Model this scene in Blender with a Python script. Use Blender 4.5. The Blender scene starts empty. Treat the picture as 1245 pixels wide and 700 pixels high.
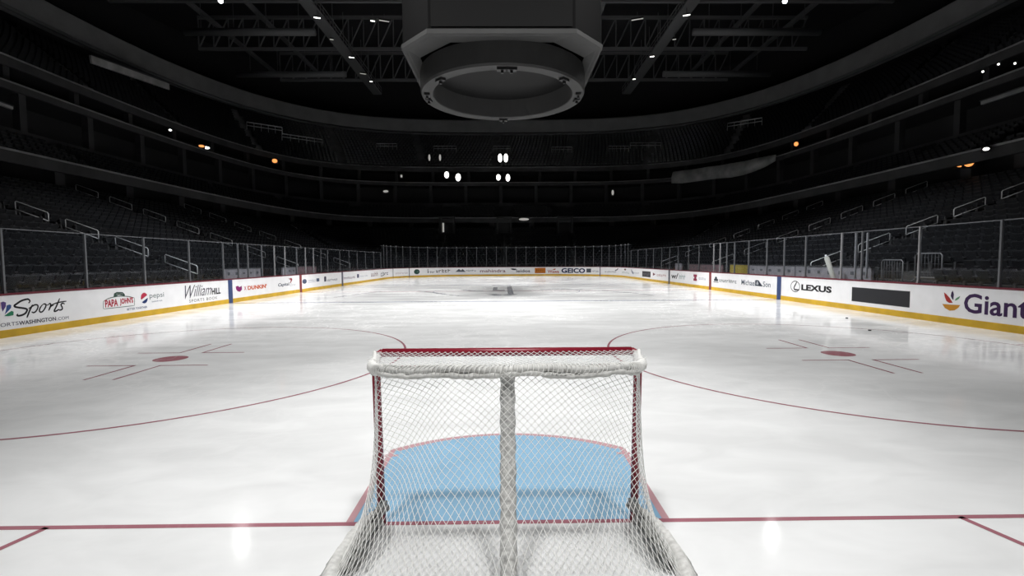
import bpy, bmesh, math, random
from mathutils import Vector, Matrix
random.seed(7)
PI = math.pi
C = bpy.context.scene.collection
scene = bpy.context.scene

# ------------------------------------------------------------------ helpers
def tag(o, label=None, cat=None, group=None, kind=None):
    if label: o['label'] = label
    if cat: o['category'] = cat
    if group: o['group'] = group
    if kind: o['kind'] = kind
    return o

def empty(name, loc, label=None, cat=None, group=None, kind=None):
    o = bpy.data.objects.new(name, None)
    o.empty_display_size = .2
    C.objects.link(o)
    o.location = loc
    return tag(o, label, cat, group, kind)

class MB:
    """collects quads, boxes and tubes; build() links them as one mesh object"""
    def __init__(self):
        self.v = []; self.f = []; self.m = []
    def add(self, vs, fs, mi=0):
        b = len(self.v)
        self.v += [tuple(p) for p in vs]
        for f in fs:
            self.f.append([b + i for i in f]); self.m.append(mi)
    def box(self, lo, hi, mi=0, M=None):
        x0, y0, z0 = lo; x1, y1, z1 = hi
        vs = [(x0,y0,z0),(x1,y0,z0),(x1,y1,z0),(x0,y1,z0),(x0,y0,z1),(x1,y0,z1),(x1,y1,z1),(x0,y1,z1)]
        if M is not None: vs = [M @ Vector(p) for p in vs]
        self.add(vs, [(0,3,2,1),(4,5,6,7),(0,1,5,4),(1,2,6,5),(2,3,7,6),(3,0,4,7)], mi)
    def tube(self, pts, r, n=6, mi=0, closed=False, caps=True):
        pts = [Vector(p) for p in pts]; N = len(pts)
        if N < 2: return
        rs = r if isinstance(r, (list, tuple)) else [r] * N
        vs = []; prev = None
        for i, p in enumerate(pts):
            if closed: t = pts[(i+1) % N] - pts[i-1]
            else: t = pts[min(i+1, N-1)] - pts[max(i-1, 0)]
            if t.length < 1e-9: t = Vector((0,0,1))
            t.normalize()
            if prev is None:
                a = Vector((0,0,1)) if abs(t.z) < .9 else Vector((1,0,0))
                u = t.cross(a).normalized()
            else:
                u = prev - t * prev.dot(t)
                u = u.normalized() if u.length > 1e-6 else t.orthogonal().normalized()
            prev = u; w = t.cross(u)
            for k in range(n):
                a = 2*PI*k/n
                vs.append(p + (u*math.cos(a) + w*math.sin(a)) * rs[i])
        fs = []
        for i in range(N if closed else N-1):
            j = (i+1) % N
            for k in range(n):
                l = (k+1) % n
                fs.append((i*n+k, i*n+l, j*n+l, j*n+k))
        if caps and not closed:
            fs.append(tuple(range(n-1, -1, -1))); fs.append(tuple((N-1)*n+k for k in range(n)))
        self.add(vs, fs, mi)
    def lathe(self, prof, n=48, center=(0,0,0), mi=0, close=False):
        vs = []; c = Vector(center)
        for r, z in prof:
            for k in range(n):
                a = 2*PI*k/n
                vs.append(c + Vector((r*math.cos(a), r*math.sin(a), z)))
        fs = []
        P = len(prof)
        for i in range(P if close else P-1):
            j = (i+1) % P
            for k in range(n):
                l = (k+1) % n
                fs.append((i*n+k, i*n+l, j*n+l, j*n+k))
        self.add(vs, fs, mi)
    def strip(self, A, B, closed=True, mi=0):
        n = len(A)
        fs = []
        for i in range(n if closed else n-1):
            j = (i+1) % n
            fs.append((i, j, n+j, n+i))
        self.add(list(A)+list(B), fs, mi)
    def poly(self, pts, mi=0):
        self.add(pts, [tuple(range(len(pts)))], mi)
    def build(self, name, mats, parent=None, smooth=False, origin=None):
        me = bpy.data.meshes.new(name)
        vs = self.v
        if origin is not None:
            o_ = Vector(origin); vs = [tuple(Vector(p) - o_) for p in vs]
        me.from_pydata(vs, [], self.f)
        if not isinstance(mats, (list, tuple)): mats = [mats]
        for m in mats: me.materials.append(m)
        if len(mats) > 1: me.polygons.foreach_set('material_index', self.m)
        if smooth: me.polygons.foreach_set('use_smooth', [True]*len(me.polygons))
        me.update()
        o = bpy.data.objects.new(name, me); C.objects.link(o)
        if parent is not None: o.parent = parent
        elif origin is not None: o.location = origin
        return o

def fix_normals(o):
    bm = bmesh.new(); bm.from_mesh(o.data)
    bmesh.ops.recalc_face_normals(bm, faces=bm.faces)
    bm.to_mesh(o.data); bm.free()
    return o

def bevel(o, w=.01, seg=2):
    m = o.modifiers.new('bevel', 'BEVEL'); m.width = w; m.segments = seg; m.limit_method = 'ANGLE'
    return o

def copy_tree(o, parent=None):
    c = o.copy(); C.objects.link(c)
    if parent is not None: c.parent = parent
    for ch in o.children: copy_tree(ch, c)
    return c

ORD = ['first','second','third','fourth','fifth','sixth','seventh','eighth','ninth','tenth','eleventh','twelfth','thirteenth','fourteenth','fifteenth','sixteenth','seventeenth','eighteenth','nineteenth','twentieth']
ORD += ['twenty-'+o for o in ORD[:9]] + ['thirtieth'] + ['thirty-'+o for o in ORD[:9]] + ['fortieth'] + ['forty-'+o for o in ORD[:9]]

# ------------------------------------------------------------------ materials
def pmat(name, col, rough=.6, metal=0, spec=.5, noise=0, nscale=8, emit=None, estr=0):
    m = bpy.data.materials.new(name); m.use_nodes = True
    nt = m.node_tree; b = nt.nodes['Principled BSDF']
    b.inputs['Base Color'].default_value = (*col, 1)
    b.inputs['Roughness'].default_value = rough
    b.inputs['Metallic'].default_value = metal
    b.inputs['Specular IOR Level'].default_value = spec
    if noise:
        tc = nt.nodes.new('ShaderNodeTexCoord'); nz = nt.nodes.new('ShaderNodeTexNoise')
        nz.inputs['Scale'].default_value = nscale; nz.inputs['Detail'].default_value = 4
        mp = nt.nodes.new('ShaderNodeMapRange')
        mp.inputs['From Min'].default_value = .3; mp.inputs['From Max'].default_value = .7
        mp.inputs['To Min'].default_value = 1 - noise; mp.inputs['To Max'].default_value = 1 + noise
        mx = nt.nodes.new('ShaderNodeVectorMath'); mx.operation = 'SCALE'
        mx.inputs[0].default_value = col
        nt.links.new(tc.outputs['Object'], nz.inputs['Vector'])
        nt.links.new(nz.outputs['Fac'], mp.inputs['Value'])
        nt.links.new(mp.outputs['Result'], mx.inputs['Scale'])
        nt.links.new(mx.outputs['Vector'], b.inputs['Base Color'])
    if emit:
        b.inputs['Emission Color'].default_value = (*emit, 1)
        b.inputs['Emission Strength'].default_value = estr
    return m

def ice_mat(name, col, mark=False, strength=1.0):
    """painted ice: colour with skate scratches over it, glossy wet top"""
    m = bpy.data.materials.new(name); m.use_nodes = True
    nt = m.node_tree; N = nt.nodes; L = nt.links
    b = N['Principled BSDF']
    b.inputs['Specular IOR Level'].default_value = ICE_SPEC
    b.inputs['IOR'].default_value = 1.31
    geo = N.new('ShaderNodeNewGeometry')
    def noise(sc, det, dist, mul):
        mp = N.new('ShaderNodeMapping'); mp.inputs['Scale'].default_value = mul
        nz = N.new('ShaderNodeTexNoise'); nz.inputs['Scale'].default_value = sc
        nz.inputs['Detail'].default_value = det; nz.inputs['Distortion'].default_value = dist
        L.new(geo.outputs['Position'], mp.inputs['Vector']); L.new(mp.outputs['Vector'], nz.inputs['Vector'])
        return nz.outputs['Fac']
    def math_(op, a, bb=None, clamp=False):
        n = N.new('ShaderNodeMath'); n.operation = op; n.use_clamp = clamp
        for i, x in enumerate((a, bb)):
            if x is None: continue
            if isinstance(x, (int, float)): n.inputs[i].default_value = x
            else: L.new(x, n.inputs[i])
        return n.outputs[0]
    def lines(f, width):          # thin contour of a noise field = a long curved skate cut
        d = math_('ABSOLUTE', math_('SUBTRACT', f, .5))
        return math_('SUBTRACT', 1.0, math_('DIVIDE', d, width), True)
    cuts = math_('MAXIMUM', lines(noise(.55, 1.0, .6, (1, .5, 1)), .010), lines(noise(.8, 1.2, 1.2, (.45, 1, 1)), .016))
    cuts = math_('MAXIMUM', cuts, lines(noise(2.4, 1.5, 1.0, (1.0, .45, 1)), .028))
    cuts = math_('MAXIMUM', cuts, lines(noise(1.6, 1.0, .8, (.35, .9, 1)), .022))
    patch = noise(.22, 3, .3, (1, 1, 1))
    amt = math_('MULTIPLY', cuts, math_('MULTIPLY', math_('SUBTRACT', patch, .40, True), 4.5, True), True)
    sep = N.new('ShaderNodeSeparateXYZ'); L.new(geo.outputs['Position'], sep.inputs[0])
    far = N.new('ShaderNodeMapRange'); far.inputs['From Min'].default_value = 1.5; far.inputs['From Max'].default_value = 6.0
    far.inputs['To Min'].default_value = .12; L.new(sep.outputs['Y'], far.inputs['Value'])      # the skated part, ahead of the crease
    amt = math_('MULTIPLY', amt, far.outputs[0])
    smear = noise(.7, 5, .4, (.5, 1.6, 1))
    streak = math_('ADD', math_('MULTIPLY', noise(1.7, 7, .7, (.7, 1.3, 1)), .5), math_('MULTIPLY', smear, .5))
    # base tone: soft mottling of the frozen surface
    mr = N.new('ShaderNodeMapRange'); mr.inputs['From Min'].default_value = .38; mr.inputs['From Max'].default_value = .62
    mr.inputs['To Min'].default_value = .88; mr.inputs['To Max'].default_value = 1.02
    L.new(streak, mr.inputs['Value'])
    sc = N.new('ShaderNodeVectorMath'); sc.operation = 'SCALE'; sc.inputs[0].default_value = col
    L.new(mr.outputs[0], sc.inputs['Scale'])
    mix = N.new('ShaderNodeMix'); mix.data_type = 'RGBA'
    L.new(math_('MULTIPLY', amt, .65 if not mark else .35), mix.inputs['Factor'])
    L.new(sc.outputs['Vector'], mix.inputs['A']); mix.inputs['B'].default_value = (.985, .985, .985, 1)
    L.new(mix.outputs['Result'], b.inputs['Base Color'])
    rr = N.new('ShaderNodeMapRange'); rr.inputs['From Min'].default_value = .35; rr.inputs['From Max'].default_value = .65
    rr.inputs['To Min'].default_value = ICE_R0; rr.inputs['To Max'].default_value = ICE_R1
    L.new(smear, rr.inputs['Value'])
    L.new(math_('ADD', rr.outputs[0], math_('MULTIPLY', amt, .10)), b.inputs['Roughness'])
    return m

ICE_SPEC, ICE_R0, ICE_R1 = .30, .06, .15
M = {}
M['ice'] = ice_mat('ice_white', (.90, .91, .915))
M['ice_red'] = ice_mat('ice_red_paint', (.40, .165, .20), True)
M['ice_spot'] = ice_mat('ice_spot_red', (.42, .17, .20), True)
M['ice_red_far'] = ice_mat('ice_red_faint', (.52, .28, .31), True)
M['ice_blue_crease'] = ice_mat('ice_crease_blue', (.30, .52, .72), True)
M['ice_blue'] = ice_mat('ice_blue_paint', (.36, .40, .50), True)
M['ice_grey'] = ice_mat('ice_grey_paint', (.36, .37, .40), True)
M['board'] = pmat('dasher_white_plastic', (.87, .87, .89), .35, noise=.03, nscale=3)
M['kick'] = pmat('kick_yellow_plastic', (.60, .37, .018), .5, noise=.14, nscale=2)
M['cap'] = pmat('cap_rail_red', (.125, .014, .026), .45, noise=.1, nscale=3)
M['stripe_blue'] = pmat('board_stripe_blue', (.026, .055, .17), .45)
M['stripe_red'] = pmat('board_stripe_red', (.20, .020, .024), .45)
M['stripe_dark'] = pmat('board_stripe_slate', (.06, .065, .10), .45)
M['net_red'] = pmat('goal_red_enamel', (.25, .014, .030), .32)
M['net_white'] = pmat('goal_white_enamel', (.75, .75, .74), .4)
M['twine'] = pmat('net_twine', (.90, .90, .88), .9)
M['pad'] = pmat('goal_pad_fabric', (.56, .56, .545), .9, noise=.4, nscale=40)
M['shade'] = pmat('goal_net_shade', (.36, .365, .35), .95, noise=.5, nscale=30)  # dark tone that paints shading into the goal corners
M['skirt'] = pmat('goal_skirt_fabric', (.66, .66, .64), .9, noise=.18, nscale=30)
M['alu'] = pmat('stanchion_aluminium', (.13, .135, .145), .45, metal=.2)
M['alu_bright'] = pmat('stanchion_bright', (.30, .30, .31), .4, metal=.2)
M['rail'] = pmat('handrail_steel', (.72, .73, .74), .35, metal=.1)
M['concrete'] = pmat('bowl_concrete', (.052, .052, .053), .8, noise=.3, nscale=.8)
M['concrete_l'] = pmat('fascia_concrete', (.065, .065, .067), .7, noise=.25, nscale=.6)
M['ledge'] = pmat('ledge_cap', (.30, .30, .303), .6, noise=.2, nscale=1)
M['concrete_u'] = pmat('upper_concrete_lit', (.19, .19, .193), .8, noise=.3, nscale=.8)  # bowl concrete painted lighter to make up for missing light up there
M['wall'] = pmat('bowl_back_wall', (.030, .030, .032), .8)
M['roof'] = pmat('roof_deck', (.035, .035, .038), .9)
M['steel'] = pmat('roof_steel', (.145, .148, .152), .6)
M['ring'] = pmat('roof_ring_panel', (.24, .24, .243), .6, noise=.12, nscale=.5)
M['seat'] = pmat('seat_plastic', (.017, .018, .021), .4, spec=.3)
M['seat_b'] = pmat('seat_cushion', (.013, .0135, .016), .55)
M['seat_f'] = pmat('seat_standard', (.10, .10, .104), .5, metal=.3)
M['score'] = pmat('scoreboard_casing', (.0065, .0065, .0067), .6, spec=.05, noise=.06, nscale=.6)
M['score_l'] = pmat('scoreboard_underside', (.046, .046, .046), .65, spec=.2, noise=.08, nscale=.8)
M['screen'] = pmat('scoreboard_screen_off', (.0098, .0098, .010), .5, spec=.08)
M['black'] = pmat('black_plastic', (.010, .010, .011), .5)
M['rubber'] = pmat('puck_rubber', (.012, .012, .013), .7)
M['sheet'] = pmat('pale_sheet', (.45, .45, .445), .9, noise=.3, nscale=.7)
M['lamp_w'] = pmat('lamp_white', (.9, .9, .9), .5, emit=(1, .98, .94), estr=3.5)
M['lamp_dim'] = pmat('lamp_dim', (.6, .6, .6), .5, emit=(1, .97, .9), estr=.32)
M['lamp_hot'] = pmat('lamp_hot', (.9, .9, .9), .5, emit=(.92, .96, 1), estr=14)
M['lamp_o'] = pmat('lamp_orange', (.9, .5, .2), .5, emit=(1, .36, .10), estr=1.3)
M['bench_white'] = pmat('bench_board_white', (.36, .34, .36), .5, noise=.15, nscale=4)
M['bench_rose'] = pmat('bench_board_rose', (.27, .17, .18), .5, noise=.2, nscale=4)
M['bench_yellow'] = pmat('bench_yellow', (.36, .28, .04), .5, noise=.1, nscale=4)
M['bench_red'] = pmat('bench_red', (.13, .02, .03), .6)
M['apron'] = pmat('concrete_apron', (.05, .05, .05), .8)

def glass_mat(name, tint=(.93, .95, .97), g0=.012, g1=.25):
    m = bpy.data.materials.new(name); m.use_nodes = True
    nt = m.node_tree; N = nt.nodes; L = nt.links
    N.remove(N['Principled BSDF'])
    t = N.new('ShaderNodeBsdfTransparent'); t.inputs['Color'].default_value = (*tint, 1)
    g = N.new('ShaderNodeBsdfGlossy'); g.inputs['Roughness'].default_value = .04
    d = N.new('ShaderNodeBsdfDiffuse'); d.inputs['Color'].default_value = (.55, .60, .72, 1)
    lw = N.new('ShaderNodeLayerWeight'); lw.inputs['Blend'].default_value = .5
    pw = N.new('ShaderNodeMath'); pw.operation = 'POWER'; pw.inputs[1].default_value = 6
    f = N.new('ShaderNodeMath'); f.operation = 'MULTIPLY_ADD'; f.inputs[1].default_value = g1; f.inputs[2].default_value = g0
    L.new(lw.outputs['Facing'], pw.inputs[0]); L.new(pw.outputs[0], f.inputs[0])
    mx = N.new('ShaderNodeMixShader'); mx2 = N.new('ShaderNodeMixShader')
    L.new(f.outputs[0], mx.inputs[0]); L.new(t.outputs[0], mx.inputs[1]); L.new(g.outputs[0], mx.inputs[2])
    mx2.inputs[0].default_value = .003                # faint scuff haze on the acrylic
    L.new(mx.outputs[0], mx2.inputs[1]); L.new(d.outputs[0], mx2.inputs[2])
    L.new(mx2.outputs[0], N['Material Output'].inputs['Surface'])
    return m
M['glass'] = glass_mat('rink_glass')

_flat = {}
def ink(col):
    k = tuple(col)
    if k not in _flat: _flat[k] = pmat('print_%02d' % len(_flat), tuple(.72*c_ if max(k) < .4 else .9*c_ for c_ in k), .55, spec=.25)
    return _flat[k]

# ------------------------------------------------------------------ camera
F_PX = 589.3
yaw, pitch, roll = .0115, -.0564, -.0056
cy_, sy_ = math.cos(yaw), math.sin(yaw); cp_, sp_ = math.cos(pitch), math.sin(pitch)
fw = Vector((sy_*cp_, cy_*cp_, sp_)); r0 = Vector((cy_, -sy_, 0)); u0 = r0.cross(fw)
rr = r0*math.cos(roll) + u0*math.sin(roll); uu = u0*math.cos(roll) - r0*math.sin(roll)
CAM = Vector((-.003, -3.487, 1.917))
cam = bpy.data.cameras.new('camera'); cam.sensor_width = 36; cam.lens = F_PX/1245*36
cam.clip_start = .05; cam.clip_end = 400
co = bpy.data.objects.new('camera', cam); C.objects.link(co)
co.matrix_world = Matrix(((rr.x, uu.x, -fw.x, CAM.x), (rr.y, uu.y, -fw.y, CAM.y), (rr.z, uu.z, -fw.z, CAM.z), (0,0,0,1)))
scene.camera = co
def project(p):
    d = Vector(p) - CAM; z = d.dot(fw)
    return (622.5 + F_PX*d.dot(rr)/z, 350 - F_PX*d.dot(uu)/z, z)

# ------------------------------------------------------------------ rink outline
HW, YN, YF, RC = 12.95, -3.35, 57.6, 8.53
YS0, YS1 = YN + RC, YF - RC
L1 = YS1 - YS0; AR = PI/2*RC; L2 = 2*(HW - RC)
PER = 2*L1 + 4*AR + 2*L2
def board(s, off=0.0):
    """point of the board face at arc length s (clockwise seen from above, from the near end of the left straight), pushed out by off"""
    s = s % PER
    seq = [(L1, 'l', (-HW, YS0), (0, 1)), (AR, 'c', (-HW+RC, YS1), PI), (L2, 'l', (-HW+RC, YF), (1, 0)), (AR, 'c', (HW-RC, YS1), PI/2),
           (L1, 'l', (HW, YS1), (0, -1)), (AR, 'c', (HW-RC, YS0), 0), (L2, 'l', (HW-RC, YN), (-1, 0)), (AR, 'c', (-HW+RC, YS0), -PI/2)]
    for ln, k, p, d in seq:
        if s <= ln + 1e-9:
            if k == 'l':
                n = (-d[1], d[0])
                return Vector((p[0] + d[0]*s + n[0]*off, p[1] + d[1]*s + n[1]*off, 0))
            a = d - s/RC
            return Vector((p[0] + (RC+off)*math.cos(a), p[1] + (RC+off)*math.sin(a), 0))
        s -= ln
def sgrid(s0, s1, step=.45):
    n = max(1, int(abs(s1-s0)/step)); return [s0 + (s1-s0)*i/n for i in range(n+1)]

# ------------------------------------------------------------------ ice
N_ = sgrid(0, PER, .4)[:-1]
mb = MB(); mb.poly([board(s, .02) for s in N_][::-1])
ice = fix_normals(mb.build('floor', M['ice']))
if ice.data.polygons[0].normal.z < 0: ice.data.flip_normals()
tag(ice, 'white skated ice sheet filling the rink', 'ice', kind='structure')

ZM = .0015
def ring_poly(cx, cy, r0_, r1_, a0=0, a1=2*PI, n=72, z=ZM):
    A = [(cx + r0_*math.cos(a0+(a1-a0)*i/n), cy + r0_*math.sin(a0+(a1-a0)*i/n), z) for i in range(n+1)]
    B = [(cx + r1_*math.cos(a0+(a1-a0)*i/n), cy + r1_*math.sin(a0+(a1-a0)*i/n), z) for i in range(n+1)]
    return A, B
def mark(name, build, mat):
    m_ = MB(); build(m_)
    o = m_.build(name, mat, ice)
    me = o.data
    bm = bmesh.new(); bm.from_mesh(me)
    for f in bm.faces:
        f.normal_update()
        if f.normal.z < 0: f.normal_flip()
    bm.to_mesh(me); bm.free()
    return o
def rect(m_, x0, y0, x1, y1, z=ZM): m_.poly([(x0,y0,z),(x1,y0,z),(x1,y1,z),(x0,y1,z)])
def seg(m_, a, b, w, z=ZM):
    d = (Vector((b[0]-a[0], b[1]-a[1], 0))).normalized(); n = Vector((-d.y, d.x, 0))*w/2
    A = Vector((a[0], a[1], z)); B = Vector((b[0], b[1], z))
    m_.poly([A-n, B-n, B+n, A+n])
def arc_chain(m_, pts, w, z=ZM):
    for a, b in zip(pts, pts[1:]): seg(m_, a, b, w, z)
GY = -.03
# goal line
def hw_at(y):
    if y < YS0: return HW - RC + math.sqrt(max(0, RC*RC - (YS0-y)**2))
    return HW
def b_goal(m_): rect(m_, -hw_at(GY), GY-.025, hw_at(GY), GY+.025)
mark('goal_line', b_goal, M['ice_red'])
def b_trap(m_):
    for s in (-1, 1): seg(m_, (s*3.35, GY), (s*4.27, YN), .05)
mark('trapezoid_line', b_trap, M['ice_red'])
# crease
CR = 1.83
ya = 1.37
def crease_out(off=0):
    pts = [(-1.195+off, GY+.025), (-1.195+off, GY+ya)]
    a0 = math.acos(1.17/CR)
    for i in range(25):
        a = PI - a0 - (PI-2*a0)*i/24
        pts.append(((CR-off)*math.cos(a)*(1.195-off)/(1.195), GY + (CR-off)*math.sin(a)))
    pts += [(1.195-off, GY+ya), (1.195-off, GY+.025)]
    return pts
def b_crease(m_): m_.poly([(x, y, ZM) for x, y in crease_out(.05)])
mark('goal_crease', b_crease, M['ice_blue_crease'])
def b_crl(m_):
    A = [(x, y, ZM+.0006) for x, y in crease_out(0)]; B = [(x, y, ZM+.0006) for x, y in crease_out(.055)]
    m_.strip(A, B, closed=False)
    for s in (-1, 1): rect(m_, s*1.15-.065, GY+1.22, s*1.15+.065, GY+1.27, ZM+.0012)
mark('crease_outline', b_crl, ice_mat('ice_crease_red', (.60, .36, .39), True))
# face-off circles and spots (both ends)
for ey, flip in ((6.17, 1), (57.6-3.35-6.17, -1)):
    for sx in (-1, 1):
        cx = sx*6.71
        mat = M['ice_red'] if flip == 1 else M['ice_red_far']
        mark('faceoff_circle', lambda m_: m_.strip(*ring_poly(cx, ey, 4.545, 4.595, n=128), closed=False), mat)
        def b_spot(m_):
            A = [(cx + .30*math.cos(2*PI*i/40), ey + .30*math.sin(2*PI*i/40), ZM) for i in range(40)]
            m_.poly(A)
        mark('faceoff_spot', b_spot, M['ice_spot'])
        def b_l(m_):
            for ax in (-1, 1):
                for ay in (-1, 1):
                    x0, y0 = cx + ax*.24, ey + ay*.63
                    seg(m_, (x0-.025*ax, y0), (x0+ax*.88, y0), .05)
                    seg(m_, (x0, y0), (x0, y0+ay*1.09), .05)
        mark('faceoff_guide', b_l, mat)
        def b_h(m_):
            for ax in (-1, 1):
                for dy in (-.85, .85):
                    seg(m_, (cx+ax*4.58, ey+dy), (cx+ax*5.15, ey+dy), .05)
        mark('faceoff_hash', b_h, mat)
mark('blue_line', lambda m_: rect(m_, -HW, 19.2, HW, 19.5), M['ice_blue'])
mark('blue_line', lambda m_: rect(m_, -HW, 34.75, HW, 35.05), M['ice_blue'])
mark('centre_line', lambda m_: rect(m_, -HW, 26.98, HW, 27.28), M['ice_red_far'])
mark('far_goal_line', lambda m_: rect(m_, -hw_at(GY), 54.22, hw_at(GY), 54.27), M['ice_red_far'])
mark('centre_circle', lambda m_: m_.strip(*ring_poly(0, 27.13, 4.55, 4.6, n=96, z=ZM+.0006), closed=False), M['ice_blue'])
def b_logo(m_):                                    # the dark strokes painted at centre ice
    for pts, w in [([(-1.1,33.9),(.35,33.9)], .9), ([(-.8,31.6),(-.75,28.4)], .30), ([(.2,32.8),(.25,24.4)], .34), ([(-.9,27.9),(-.1,27.9)], .9), ([(-.9,23.6),(-.35,23.9)], 1.1), ([(-.1,23.9),(.4,23.6)], 1.0)]:
        arc_chain(m_, pts, w, ZM+.0010)
    for pts, w in [([(-5.6,27.6),(-4.4,26.0),(-3.4,24.2),(-2.6,23.2)], .22), ([(-2.9,28.6),(-2.1,27.4),(-1.5,27.2)], .5), ([(5.0,27.6),(6.0,27.0),(7.2,24.8),(8.0,22.6)], .18), ([(-9.2,22.4),(-8.6,25.4),(-8.0,27.4)], .16), ([(2.2,28.4),(3.6,28.9),(5.0,28.0)], .45)]:
        arc_chain(m_, pts, w, ZM+.0010)
mark('centre_ice_emblem', b_logo, M['ice_grey'])

# concrete apron under the seating
mb = MB()
mb.add([(-60,-45,-.05),(60,-45,-.05),(60,100,-.05),(-60,100,-.05)], [(0,1,2,3)])
tag(mb.build('floor_apron', M['apron']), 'dark concrete apron around the ice', 'floor', kind='structure')

# ------------------------------------------------------------------ boards (four runs)
S_NEAR0 = 2*L1 + 2*AR + L2                         # right straight ends here
runs = [('wall_left', 0, L1, 'white dasher boards along the left side of the ice'),
        ('wall_far', L1, L1 + 2*AR + L2, 'white dasher boards curving round the far end of the ice'),
        ('wall_right', L1 + 2*AR + L2, 2*L1 + 2*AR + L2, 'white dasher boards along the right side of the ice'),
        ('wall_near', S_NEAR0, PER, 'white dasher boards of the near end under the camera')]
def extrude_run(mb_, s0, s1, prof, step=.45):
    """prof: closed list of (off, z); sweeps it along the boards"""
    gs = sgrid(s0, s1, step)
    rows = [[board(s if s < PER else PER-1e-6, o) + Vector((0,0,z)) for o, z in prof] for s in gs]
    n = len(prof)
    vs = [p for r_ in rows for p in r_]
    fs = []
    for i in range(len(gs)-1):
        for k in range(n):
            l = (k+1) % n
            fs.append((i*n+k, i*n+l, (i+1)*n+l, (i+1)*n+k))
    fs.append(tuple(range(n))); fs.append(tuple((len(gs)-1)*n + k for k in reversed(range(n))))
    mb_.add(vs, fs)
WALLS = {}
for nm, s0, s1, lab in runs:
    mb = MB(); extrude_run(mb, s0, s1, [(0,.19),(0,1.085),(.10,1.085),(.10,.19)])
    w = fix_normals(mb.build(nm, M['board'])); tag(w, lab, 'rink boards', kind='structure'); WALLS[nm] = w
    mb = MB(); extrude_run(mb, s0, s1, [(-.012,0),(-.012,.185),(-.004,.2),(.10,.2),(.10,0)])
    tag(fix_normals(mb.build('kick_plate', M['kick'], w)), 'yellow kick plate')
    mb = MB(); extrude_run(mb, s0, s1, [(-.015,1.085),(-.018,1.115),(-.008,1.14),(.15,1.14),(.15,1.085)])
    tag(fix_normals(mb.build('cap_rail', M['cap'], w)), 'dark red cap rail')
def stripe(wall, s, w_, mat, lab):
    mb = MB(); extrude_run(mb, s-w_/2, s+w_/2, [(-.016,.0),(-.016,1.086),(.02,1.086),(.02,0)], .2)
    tag(fix_normals(mb.build('board_stripe', M[mat], WALLS[wall])), lab)
SL = lambda y: y - YS0
SR = lambda y: L1 + 2*AR + L2 + (YS1 - y)
stripe('wall_left', SL(19.35), .33, 'stripe_blue', 'blue stripe marking the near blue line')
stripe('wall_left', SL(27.13), .31, 'stripe_red', 'red stripe marking the centre line')
stripe('wall_left', SL(34.9), .33, 'stripe_dark', 'dark blue stripe marking the far blue line')
stripe('wall_right', SR(19.35), .33, 'stripe_blue', 'blue stripe marking the near blue line')
stripe('wall_right', SR(27.13), .31, 'stripe_red', 'red stripe marking the centre line')
stripe('wall_right', SR(34.9), .33, 'stripe_dark', 'dark stripe marking the far blue line')
stripe('wall_far', 73.95, .12, 'stripe_dark', 'thin dark joint')
stripe('wall_far', 45.9, .10, 'stripe_dark', 'thin dark joint')
stripe('wall_far', 49.0, .10, 'stripe_dark', 'thin dark joint')

# ------------------------------------------------------------------ adverts on the boards
def bp(s, z, off=-.004): return board(s, off) + Vector((0,0,z))
def text_piece(txt, s0, s1, z0, z1, bold=0, shear=0, space=1.0):
    cu = bpy.data.curves.new('t', 'FONT'); cu.body = txt; cu.size = 1; cu.offset = bold; cu.shear = shear; cu.space_character = space
    cu.resolution_u = 3
    to = bpy.data.objects.new('t', cu)
    me = bpy.data.meshes.new_from_object(to)
    xs = [v.co.x for v in me.vertices]; ys = [v.co.y for v in me.vertices]
    x0, x1, y0, y1 = min(xs), max(xs), min(ys), max(ys)
    vs = [((v.co.x-x0)/(x1-x0)*(s1-s0)+s0, (v.co.y-y0)/(y1-y0)*(z1-z0)+z0) for v in me.vertices]
    fs = [tuple(p.vertices) for p in me.polygons]
    bpy.data.objects.remove(to); bpy.data.curves.remove(cu); bpy.data.meshes.remove(me)
    return vs, fs
def stroke_piece(pts, w):
    # flat brush stroke as one ribbon with tapered ends
    P = [Vector(p) for p in pts]
    # catmull-rom
    Q = []
    for i in range(len(P)-1):
        a, b_, c, d = P[max(i-1,0)], P[i], P[i+1], P[min(i+2,len(P)-1)]
        for k in range(6):
            t = k/6
            Q.append(.5*((2*b_) + (c-a)*t + (2*a-5*b_+4*c-d)*t*t + (3*b_-a-3*c+d)*t**3))
    Q.append(P[-1]); n = len(Q); vs = []; fs = []
    for i, q in enumerate(Q):
        t = Q[min(i+1,n-1)] - Q[max(i-1,0)]
        t = t.normalized() if t.length > 1e-9 else Vector((1,0))
        nn = Vector((-t.y, t.x)); e = min(i, n-1-i)/max(1,n-1)
        ww = w/2*min(1, .55 + 3*e)
        vs += [tuple(q-nn*ww), tuple(q+nn*ww)]
        if i: fs.append((2*i-2, 2*i-1, 2*i+1, 2*i))
    return vs, fs
def ell_piece(s, z, rs, rz, n=28): return [(s+rs*math.cos(2*PI*i/n), z+rz*math.sin(2*PI*i/n)) for i in range(n)], [tuple(range(n))]
def quad_piece(s0, z0, s1, z1):
    k = max(1, int((s1-s0)/.3)); vs = []; fs = []
    for i in range(k+1):
        s = s0+(s1-s0)*i/k; vs += [(s,z0),(s,z1)]
        if i: fs.append((2*i-2, 2*i, 2*i+1, 2*i-1))
    return vs, fs
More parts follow.
